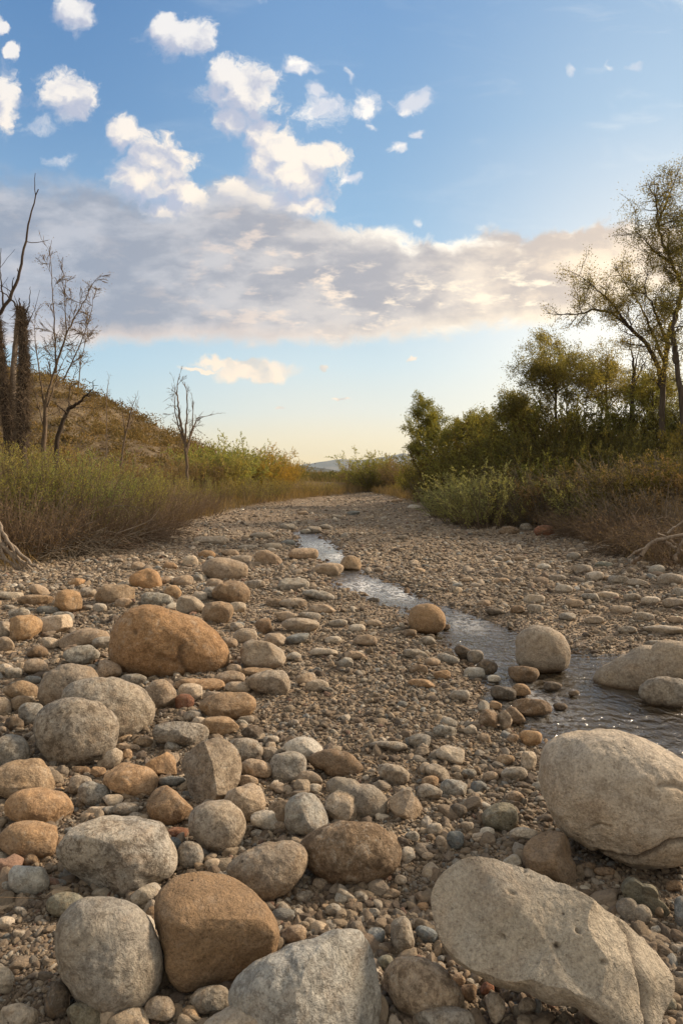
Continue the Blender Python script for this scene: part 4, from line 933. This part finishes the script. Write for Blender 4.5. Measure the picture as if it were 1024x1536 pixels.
# the tall tree on the right bank, two trunks
tree('willow_tree', 'tall airy tree at the right edge with two long arching limbs over the bank', 'tree', 16.0,
     [(992, 640), (993, 590), (996, 545), (1000, 515)],
     [([(993, 590), (985, 545), (968, 515), (950, 498), (930, 478), (908, 468), (890, 463), (872, 470)], .07),
      ([(950, 498), (935, 480), (918, 455), (902, 440), (885, 425)], .045),
      ([(996, 545), (978, 500), (965, 470), (955, 448), (940, 430)], .042),
      ([(998, 530), (1005, 490), (1018, 455), (1022, 430), (1008, 395), (995, 370), (986, 345), (984, 310)], .07),
      ([(1008, 395), (992, 385), (978, 375), (968, 362)], .045),
      ([(984, 340), (992, 320), (1000, 300), (1006, 285)], .04),
      ([(1000, 515), (990, 490), (978, 460), (968, 440)], .05),
      ([(1022, 430), (1035, 400), (1045, 360), (1040, 330)], .05)],
     .085, 5, L_TREE, B_TREE, per=7, sig=.07, ll=.046, lw=.0080, depth=2, tw=.68, nchild=3, minleaf=1, step=2)
tree('willow_tree', 'second trunk standing just right of the tall arching tree, cut by the frame', 'tree', 15.0,
     [(1030, 660), (1022, 600), (1014, 545), (1010, 510)],
     [([(1014, 545), (1008, 505), (1012, 465), (1020, 440)], .07), ([(1022, 600), (1035, 540), (1050, 470), (1052, 400), (1046, 330)], .065), ([(1050, 470), (1035, 430), (1030, 390), (1034, 350)], .05), ([(1052, 400), (1035, 350), (1028, 320), (1034, 280)], .05)],
     .08, 9, L_TREE, B_TREE, per=7, sig=.07, ll=.046, lw=.0080, depth=2, tw=.65, nchild=3, minleaf=1, step=2)
def small_tree(name, label, px, Y, ytop, wpx, seed, leafmat, nl=6, per=6, lw=.017, ll=.075, tw=.6, rr=.05, group=None, ybase=None, sig=.07):
    rs = np.random.RandomState(seed); yb = ybase or 690
    limbs = []
    hh = yb - ytop
    for i in range(nl):
        a = (i + .5) / nl * 2 - 1; x1 = px + a * wpx * .5 + rs.normal() * 3; y1 = ytop + 14 + abs(a) ** 1.6 * hh * .35 + rs.uniform(0, hh * .12)
        y0 = yb - hh * rs.uniform(.2, .5)
        limbs.append(([(px, y0), (px + (x1 - px) * .35, y0 - (y0 - y1) * .35), (px + (x1 - px) * .8, y0 - (y0 - y1) * .72), (x1, y1)], rr * .55))
    return tree(name, label, 'tree', Y, [(px, yb), (px + 1, yb - hh * .5), (px - 1, ytop + hh * .35)], limbs, rr, seed, leafmat, B_TREE, per, sig, ll, lw, 2, tw, 3, group, minleaf=0)
small_tree('small_tree', 'small round-headed tree standing alone left of the right bank thicket', 640, 27, 600, 56, 21, L_GREEN, 6, 9, .015, .07, .6, .05, ybase=715)
small_tree('small_tree', 'bushy dark-leaved tree rising highest above the middle of the right bank', 832, 19.5, 508, 84, 22, L_TREE, 8, 9, .0105, .055, .6, .05, ybase=640)
small_tree('small_tree', 'loose-leaved tree between the bushy dark tree and the bare snag', 908, 19.5, 530, 64, 23, L_TREE, 6, 7, .010, .055, .55, .04, ybase=640)
small_tree('small_tree', 'low spreading tree left of the bushy dark-leaved tree', 778, 21, 585, 54, 24, L_TREE, 5, 9, .011, .06, .5, .04, ybase=660)
small_tree('small_tree', 'leafy young tree in front of the tall arching tree', 978, 17.5, 552, 70, 25, L_GREEN, 6, 7, .0095, .05, .45, .04, ybase=640)
small_tree('small_tree', 'grey-green young tree left over the gap beside the thicket', 712, 24.5, 618, 70, 26, L_GREEN, 6, 9, .013, .06, .5, .04, ybase=680)
tree('bare_snag', 'bare forked snag standing between leafy trees on the right bank', 'dead tree', 17.8, [(945, 640), (947, 590), (950, 560)],
     [([(950, 560), (948, 535), (944, 520)], .04), ([(948, 585), (958, 560), (968, 540)], .035), ([(950, 570), (953, 545), (958, 525)], .03)], .07, 31, None, B_DARK, 0, depth=1, tw=.35, nchild=2)

# dead trees on the left bank
def vine(name, Y, pts, r, seed, n=1500):
    """shaggy dead vine wrapped round a trunk"""
    rs = np.random.RandomState(seed); q, _ = polyline_segs([W3(a, b, Y) for a, b in pts], r, r, 40)
    segs = []
    for i in range(n):
        t = rs.uniform(0, len(q) - 1.01); k = int(t); b = q[k] + (q[k + 1] - q[k]) * (t - k)
        a = rs.uniform(0, 6.283); o = np.array([math.cos(a), math.sin(a), 0]); p = b + o * r * (1.25 - .5 * t / len(q)) * rs.uniform(.6, 1.1)
        d = np.cross(o, [0, 0, 1]) * rs.normal() * .6 + o * rs.uniform(.0, .5) + np.array([0, 0, rs.normal() * .9]); d /= np.linalg.norm(d)
        l = rs.uniform(.05, .20); e = p + d * l; segs.append([*p, *e, .006, .002])
    return segs
def vtree(label, Y, trunk, r, r2, limbs, seed, vn):
    rs = np.random.RandomState(seed); base = W3(*trunk[0], Y); base[2] = hz(base[0], base[1]) - .1
    e = empty('dead_tree', tuple(base)); tp = [W3(a, b, Y) for a, b in trunk]; tp[0] = base
    def rel(s): s = np.array(s); s[:, :3] -= base; s[:, 3:6] -= base; return s
    q, s = polyline_segs(tp, r, r2, 26, r * .1, rs); obj('trunk', tube_mesh('trunk', rel(s), 9), B_DARK, e)
    obj('dead_vine', tube_mesh('dead_vine', rel(vine('v', Y, trunk, (r + r2) / 2 * 1.05, seed, vn)), 3), B_TWIG, e)
    for pl, r0, nt in limbs:
        q, s = polyline_segs([W3(a, b, Y) for a, b in pl], r0, r0 * .25, 18, r0 * .3, rs); s = list(s); lp = []
        for i in range(nt):
            k = rs.randint(2, len(q)); d = rs.normal(size=3) * .6 + [0, 0, .8]; d /= np.linalg.norm(d); grow(q[k], d, rs.uniform(.15, .45), r0 * .25, 0, rs, s, lp)
        obj('branch', tube_mesh('branch', rel(s), 5), B_DARK, e)
    tag(e, label, 'dead tree'); return e
YL = 12.0
vtree('broken dead trunk wrapped in dry vine with a flat snapped top', YL, [(34, 668), (34, 600), (37, 540), (34, 490), (31, 462)], .10, .055,
      [([(32, 470), (20, 452), (8, 440), (-6, 432)], .02, 3), ([(34, 480), (44, 460), (46, 430)], .014, 1), ([(36, 500), (46, 478), (52, 466)], .018, 1), ([(34, 480), (31, 462), (29, 447)], .03, 1), ([(35, 478), (35, 462), (37, 452)], .022, 0), ([(33, 478), (27, 466), (26, 456)], .018, 0)], 41, 2600)
vtree('leaning dead trunk at the left edge with one long whip branch', YL + .3, [(22, 675), (12, 620), (2, 560), (-4, 500), (-8, 470)], .11, .08,
      [([(-6, 478), (6, 462), (20, 440), (31, 405), (38, 365), (44, 330), (52, 305), (58, 284)], .035, 5), ([(6, 462), (3, 430), (0, 400), (2, 372)], .018, 2), ([(2, 560), (-20, 500), (-30, 440)], .05, 3)], 42, 2200)
# pale strip of bare wood between them
o = obj('bleached_snag', tube_mesh('bleached_snag', np.array(polyline_segs([W3(a, b, YL + .5) for a, b in [(24, 672), (19, 600), (21, 540), (25, 500), (28, 470)]], .075, .04, 20, .006, np.random.RandomState(5))[1]), 8), B_PALE)
tag(o, 'slim bleached dead trunk between the two vine-wrapped trunks', 'dead tree')
tree('bare_tree', 'bare multi-stemmed tree with tall whips against the clouds, right of the dead trunks', 'dead tree', 12.5,
     [(66, 688), (66, 640), (72, 590)],
     [([(72, 590), (86, 545), (98, 505), (110, 480), (126, 455), (137, 430)], .026), ([(84, 560), (83, 500), (80, 450), (77, 396)], .018), ([(86, 545), (100, 500), (97, 460), (98, 430)], .018),
      ([(95, 570), (120, 520), (130, 490), (139, 460)], .018), ([(68, 620), (60, 560), (54, 520), (52, 490)], .02), ([(118, 580), (122, 540), (132, 500)], .012), ([(72, 610), (84, 570), (96, 540)], .02), ([(66, 640), (56, 600), (46, 570)], .015)],
     .06, 51, L_BROWN, B_TWIG, per=1, sig=.05, ll=.03, lw=.005, depth=2, tw=.36, nchild=3, minleaf=0, wander=.15, step=2, spread=.26)
tree('bare_tree', 'dark crooked bare tree bending right in front of the hill', 'dead tree', 12.3,
     [(80, 690), (86, 655), (96, 628), (104, 612)], [([(104, 612), (118, 604), (132, 592), (140, 583)], .035), ([(100, 620), (92, 612), (84, 606)], .02), ([(102, 614), (120, 610), (138, 612)], .014), ([(104, 612), (104, 590), (108, 575)], .012)],
     .06, 52, None, B_DARK, 0, depth=1, tw=.25, nchild=2, step=4)
tree('bare_tree', 'slender bare sapling cluster standing alone above the left bank hedge', 'dead tree', 22.0,
     [(283, 725), (280, 690), (277, 660)], [([(277, 660), (270, 630), (266, 600), (266, 578)], .05), ([(280, 690), (278, 650), (281, 610), (280, 586)], .045), ([(280, 680), (287, 650), (296, 625), (306, 625)], .04), ([(281, 670), (289, 640), (290, 612)], .035), ([(277, 665), (268, 640), (262, 615), (263, 590)], .03)],
     .065, 53, L_BROWN, B_TWIG, per=0, depth=2, tw=.42, nchild=2, minleaf=0, wander=.2, step=2, spread=.16)
tree('bare_tree', 'thin bare sapling leaning right in front of the hill slope', 'dead tree', 20.0, [(178, 700), (186, 660), (192, 640)], [([(192, 640), (196, 618), (202, 602)], .03), ([(188, 650), (185, 625), (182, 610)], .02), ([(190, 645), (200, 630), (206, 610)], .02)],
     .04, 54, None, B_TWIG, 0, depth=1, tw=.3, nchild=2)
tree('bare_tree', 'tiny bare treetop poking over the hill crest', 'dead tree', 45.0, [(160, 620), (160, 600)], [([(160, 600), (161, 585), (164, 568)], .04), ([(160, 600), (157, 590), (154, 585)], .03)], .05, 55, None, B_TWIG, 0, depth=1, tw=.5, nchild=2)

# driftwood and roots
def sticks(name, label, cat, Y, lines, mat, seed, sides=6, group=None):
    rs = np.random.RandomState(seed); segs = []
    for pl, r0, r1 in lines:
        pts = []
        for a in pl:
            yy = Y + (a[2] if len(a) > 2 else 0); pts.append(W3(a[0], a[1], yy))
        segs += polyline_segs(pts, r0, r1, 14, r0 * .25, rs)[1]
    s = np.array(segs); base = s[:, :3].mean(0); base[2] = s[:, 2].min(); s[:, :3] -= base; s[:, 3:6] -= base
    o = obj(name, tube_mesh(name, s, sides), mat, None, tuple(base)); tag(o, label, cat, group); return o
rs = np.random.RandomState(77)
ln = [([(-14, 770, .4), (2, 800, .2), (30, 830, .0), (62, 855, -.2)], .035, .012), ([(-20, 790, .3), (8, 822, .1), (36, 846), (56, 862)], .04, .014), ([(-6, 775, .3), (14, 815), (28, 838), (48, 858)], .026, .01),
      ([(-20, 805, .2), (4, 832), (20, 850), (45, 868)], .03, .01), ([(-4, 790), (4, 828), (10, 848), (8, 864)], .018, .008), ([(10, 822), (26, 848), (46, 872)], .016, .007), ([(2, 818), (30, 842), (60, 868), (80, 878), (102, 878)], .018, .007),
      ([(-10, 815), (0, 848), (-4, 866)], .02, .01), ([(20, 835), (34, 842), (52, 846)], .012, .005), ([(-15, 830), (15, 842), (38, 860)], .02, .008), ([(-2, 800), (-6, 840), (2, 870)], .02, .009), ([(28, 838), (38, 862), (44, 880)], .010, .004)]
sticks('driftwood_roots', 'pale bleached root tangle fanning out at the left edge below the shrubs', 'driftwood', 8.15, ln, B_PALE, 3, 7)
sticks('fallen_stick', 'long pale stick slanting out of the brush on the left bank', 'stick', 9.4, [([(60, 828), (100, 808), (122, 790), (144, 781)], .014, .006)], B_PALE, 4)
sticks('fallen_stick', 'thin pale twig arching over the brush pile on the left bank', 'stick', 9.8, [([(176, 800), (205, 790), (228, 780), (240, 762)], .010, .004)], B_PALE, 6)
def heap(name, label, px0, px1, y0, y1, Y0, Y1, n, mat, seed, ln=.7, cat='brush pile'):
    rs = np.random.RandomState(seed); segs = []
    for i in range(n):
        t = rs.uniform(); px = px0 + (px1 - px0) * t; Y = Y0 + (Y1 - Y0) * t + rs.normal() * .25; x = (px - CX) / F * Y; zb = hz(x, Y)
        top = H + (HY - (y0 + (y1 - y0) * t)) / F * Y; p = np.array([x, Y, zb + abs(rs.normal()) * .4 * max(top - zb, .05)])
        d = np.array([rs.normal(), rs.normal() * .6, abs(rs.normal()) * .28]); d /= np.linalg.norm(d); lp = []
        grow(p, d, ln * rs.uniform(.4, 1), rs.uniform(.004, .010), 1, rs, segs, lp, gravity=.9, nchild=2, spread=.35, up=0)
    s = np.array(segs); base = np.array([s[:, 0].mean(), s[:, 1].mean(), s[:, 2].min()]); s[:, :3] -= base; s[:, 3:6] -= base
    o = obj(name, tube_mesh(name, s, 3), mat, None, tuple(base)); tag(o, label, cat); return o
heap('brush_pile', 'tangled pile of grey dead twigs under the willow shrubs beside the pale roots', 55, 165, 800, 795, 9.1, 10.0, 150, B_GREY, 1)
heap('brush_pile', 'spread of brown dead twigs where the left shrubs meet the stones', 150, 260, 800, 780, 9.9, 12.5, 170, B_RED, 2)
heap('brush_pile', 'dark twig tangle at the right edge behind the driftwood', 930, 1050, 790, 800, 9.6, 8.3, 190, B_TWIG, 3)
heap('brush_pile', 'reddish brown twig mat above the dark log on the right bank', 850, 960, 780, 780, 12.6, 10.4, 160, B_RED, 4)
sticks('driftwood_roots', 'curved pale driftwood branches at the right edge beneath the twigs', 'driftwood', 7.6,
       [([(948, 843, .3), (960, 838), (968, 822), (978, 812), (1000, 806), (1030, 800)], .028, .016), ([(968, 822), (955, 826), (940, 838)], .014, .006), ([(996, 812), (1010, 820), (1036, 834)], .02, .01),
        ([(1012, 840), (1018, 822), (1026, 805)], .02, .012), ([(985, 800), (1000, 806), (1015, 818)], .012, .006), ([(1000, 800), (1012, 790), (1030, 778)], .014, .008)], B_PALE, 8, 7)
sticks('driftwood_log', 'thin blackened log lying at the foot of the right bank', 'log', 8.9, [([(862, 843, .2), (880, 846), (905, 845), (925, 838), (944, 838)], .045, .02), ([(905, 845), (915, 838), (930, 836)], .03, .015)], B_DARK, 9, 8)

# dry grass on the banks: one countless mass
def grass():
    rs = np.random.RandomState(5); n = 42000
    Y = 8.0 * np.exp(rs.uniform(size=n) * math.log(46 / 8.0)); side = rs.uniform(size=n) < .6
    off = rs.exponential(.9, n) + rs.normal(size=n) * .15
    X = np.where(side, np.interp(Y, LB[:, 0], LB[:, 1]) - off + .15, np.interp(Y, RB[:, 0], RB[:, 1]) + off - .05)
    Z = height(X, Y); sc_ = 1 + .05 * np.maximum(Y - 10, 0)
    h = rs.uniform(.08, .30, n) * np.minimum(sc_, 2.2); clump = fbm(p3(X * 1.5, Y * 1.5, 2), 2); keep = clump > -.12
    P = np.stack([X, Y, Z - .01], 1)[keep]; h = h[keep]; D = np.stack([rs.normal(size=len(P)) * .45, rs.normal(size=len(P)) * .45, np.ones(len(P))], 1)
    o = obj('dry_grass', leaf_mesh('dry_grass', P, D, h, .0035 * sc_[keep], rs), L_BROWN); tag(o, 'dry grass and litter growing along both banks', 'grass', None, 'stuff')
grass()
def litter():
    rs = np.random.RandomState(15); n = 2600
    Y = 1.3 * np.exp(rs.uniform(size=n) * math.log(14)); X = rs.uniform(-.6, .6, n) * Y
    ok = (bankL(X, Y) < .6) & (bankR(X, Y) < .6) & (sdist(X, Y) > .02); X, Y = X[ok], Y[ok]; n = len(X)
    Z = height(X, Y) + .012; a = rs.uniform(0, 6.283, n); l = rs.uniform(.012, .05, n) * (1 + (rs.uniform(size=n) < .08) * 3)
    D = np.stack([np.cos(a), np.sin(a), rs.normal(size=n) * .15], 1) * l[:, None]; P = np.stack([X, Y, Z], 1)
    r = rs.uniform(.0007, .0018, n)
    v, f = tubes(np.concatenate([P, P + D, r[:, None], r[:, None] * .6], 1), 3)
    o = obj('twig_litter', mesh_np('twig_litter', v, f), B_TWIG); tag(o, 'broken twigs littering the gravel', 'twig litter', None, 'stuff')
litter()

# ------------------------------------------------------------------ hill on the left, far ridges
def build_hill():
    xs = np.linspace(-150, 12, 150); ys = np.linspace(38, 150, 90)
    prof_x = [-150, -70, -50, -37.5, -33, -29.4, -26, -22.9, -18, -13.3, -8.2, -2, 12]; prof_z = [16, 17, 14, 12.4, 12.1, 10.9, 9.2, 7.3, 4.7, 2.8, 1.4, .5, -1]
    YY, XX = np.meshgrid(ys, xs, indexing='ij')
    bell = sstep(YY, 38, 76) * (1 - .4 * sstep(YY, 95, 150))
    z = np.interp(XX.ravel() * 75 / np.clip(YY.ravel(), 60, 90), prof_x, prof_z) * bell.ravel()
    z += 2.0 * fbm(p3(XX.ravel() * .11, YY.ravel() * .07), 4) * np.clip(z / 6, 0, 1) - .35
    idx = np.arange(XX.size).reshape(XX.shape); f = np.stack([idx[:-1, :-1].ravel(), idx[:-1, 1:].ravel(), idx[1:, 1:].ravel(), idx[1:, :-1].ravel()], 1)
    m, t, out = mat_new('hill_soil'); P = t.n('ShaderNodeTexCoord').outputs['Object']
    n = t.noise(P, .8, 6, .7); principled(t, out, t.ramp(n, [(.35, (.095, .062, .034)), (.55, (.20, .15, .09)), (.7, (.30, .23, .145))]), .95, bump(t, t.noise(P, 2.5, 5, .7), 1, .4), .1)
    o = obj('hill', mesh_np('hill', np.stack([XX.ravel(), YY.ravel(), z], 1), f), m); tag(o, 'brown scrubby hill rising behind the left bank', None, None, 'structure')
    # scrub on it
    rs = np.random.RandomState(3); v = np.stack([XX.ravel(), YY.ravel(), z], 1); N = 3000
    ok = np.where((v[:, 2] > .2) & (v[:, 1] < 100) & (v[:, 0] > -70))[0]; pick = ok[rs.randint(0, len(ok), N)]
    c = v[pick] + np.stack([rs.uniform(-.6, .6, N), rs.uniform(-.6, .6, N), np.zeros(N)], 1)
    per = 85; R_ = rs.uniform(.3, .8, N) + rs.exponential(.45, N)
    d = rs.normal(size=(N, per, 3)); d[:, :, 2] = np.abs(d[:, :, 2]); d /= np.linalg.norm(d, axis=2, keepdims=True)
    P = c[:, None, :] + d * (R_[:, None, None] * rs.uniform(.35, 1.0, (N, per, 1))) * [1, 1, .9]
    vv, ff, va = leaf_quads(P.reshape(-1, 3), (d + rs.normal(size=d.shape) * .4).reshape(-1, 3), .22 * rs.uniform(.6, 1.3, N * per), .06, rs)
    va = np.clip(np.repeat(rs.uniform(size=N), per * 4) * .7 + va * .3, 0, 1)
    me = mesh_np('hill_scrub', vv, ff, {'var': va}, smooth=False)
    o = obj('hill_scrub', me, mat_leaf('hill_scrub_leaves', (.085, .075, .035), (.22, .17, .09), .25)); tag(o, 'brown and olive scrub covering the hillside', 'scrub', None, 'stuff')
build_hill()
def ridge(name, label, Y, pts, c1, c2, depth):
    px = np.linspace(pts[0][0], pts[-1][0], 160); py = np.interp(px, [a for a, _ in pts], [b for _, b in pts])
    x = (px - CX) / F * Y; top = H + (HY - py) / F * Y; top = top + fbm(p3(px * .06, px * 0, Y), 4) * Y * .0016
    rows = []
    for t_, k in ((-1.0, 0), (-.7, .35), (-.4, .62), (-.15, .88), (0, 1), (.3, .8), (1, 0)):
        zz = top * k - 2 + (fbm(p3(px * .12, px * 0 + t_ * 3, Y), 3) * top * .12 if 0 < k < 1 else 0)
        rows.append(np.stack([x, np.full_like(x, Y + t_ * depth), zz], 1))
    v = np.concatenate(rows); n = len(px); idx = np.arange(len(v)).reshape(-1, n)
    f = np.stack([idx[:-1, :-1].ravel(), idx[:-1, 1:].ravel(), idx[1:, 1:].ravel(), idx[1:, :-1].ravel()], 1)
    m, t, out = mat_new(name + '_cover'); P = t.n('ShaderNodeTexCoord').outputs['Object']
    principled(t, out, t.ramp(t.noise(P, .02 * 900 / Y, 5, .7), [(.35, c1), (.65, c2)]), .95, None, .1)
    o = obj(name, mesh_np(name, v, f), m); tag(o, label, None, None, 'structure')
ridge('mountains', 'pale blue mountain range on the horizon', 3600, [(300, 712), (430, 700), (470, 694), (510, 688), (540, 690), (575, 685), (605, 679), (640, 688), (700, 700), (800, 706), (900, 712)], (.10, .11, .10), (.20, .18, .15), 700)
ridge('far_hill', 'dark blue-grey hill in front of the mountains', 1300, [(320, 715), (400, 704), (450, 697), (480, 700), (510, 705), (540, 712), (600, 715)], (.055, .055, .04), (.11, .10, .07), 260)

def far_scrub():
    rs = np.random.RandomState(8); N = 1500
    Y = 58 * np.exp(rs.uniform(size=N) * math.log(9)); px = rs.uniform(395, 680, N); X = (px - CX) / F * Y
    R_ = rs.uniform(.5, 1.3, N) * (Y / 75) ** .35; per = 70
    c = np.stack([X, Y, height(X, Y)], 1)
    d = rs.normal(size=(N, per, 3)); d[:, :, 2] = np.abs(d[:, :, 2]); d /= np.linalg.norm(d, axis=2, keepdims=True)
    P = c[:, None, :] + d * (R_[:, None, None] * rs.uniform(.3, 1.0, (N, per, 1))) * [1.3, 1, .85]
    vv, ff, va = leaf_quads(P.reshape(-1, 3), (d + rs.normal(size=d.shape) * .4).reshape(-1, 3), .3 * rs.uniform(.6, 1.3, N * per), .09, rs)
    va = np.clip(np.repeat(rs.uniform(size=N), per * 4) * .7 + va * .3, 0, 1)
    o = obj('far_scrub', mesh_np('far_scrub', vv, ff, {'var': va}, smooth=False), mat_leaf('far_scrub_leaves', (.07, .075, .03), (.19, .16, .075), .2))
    tag(o, 'far-off scrubland beyond the end of the riverbed', 'scrub', None, 'stuff')
far_scrub()

# labels for the shrubs: counted along their own row
ORD = ['leftmost', 'second from the left', 'third from the left', 'fourth from the left', 'fifth from the left', 'sixth from the left', 'seventh from the left', 'eighth from the left', 'ninth from the left', 'tenth from the left'] + [f'{w} from the left' for w in ('eleventh', 'twelfth', 'thirteenth', 'fourteenth', 'fifteenth', 'sixteenth', 'seventeenth', 'eighteenth', 'nineteenth', 'twentieth', 'twenty-first', 'twenty-second', 'twenty-third', 'twenty-fourth', 'twenty-fifth', 'twenty-sixth')]
for g, l in SHRUBS.items():
    for i, (px, Y, e) in enumerate(sorted(l, key=lambda q: q[0])):
        e['label'] = f'{ORD[i]} of the {g}'

# ------------------------------------------------------------------ air: an even haze in one closed box
def haze():
    bm = bmesh.new(); bmesh.ops.create_cube(bm, size=1)
    for v in bm.verts: v.co = Vector((v.co.x * 6400, 2100 + v.co.y * 4600, v.co.z))
    for v in bm.verts: v.co.z = -22 if v.co.z < 0 else 150
    me = bpy.data.meshes.new('haze'); bm.to_mesh(me); bm.free()
    m = bpy.data.materials.new('air'); m.use_nodes = True; t = NT(m.node_tree); out = t.n('ShaderNodeOutputMaterial')
    pv = t.n('ShaderNodeVolumePrincipled'); pv.inputs['Color'].default_value = (.72, .86, 1.0, 1); pv.inputs['Density'].default_value = .00011
    pv.inputs['Anisotropy'].default_value = .4
    t.t.links.new(pv.outputs[0], out.inputs['Volume'])
    o = obj('haze', me, m); tag(o, 'thin evening haze over the valley', None, None, 'stuff')
haze()
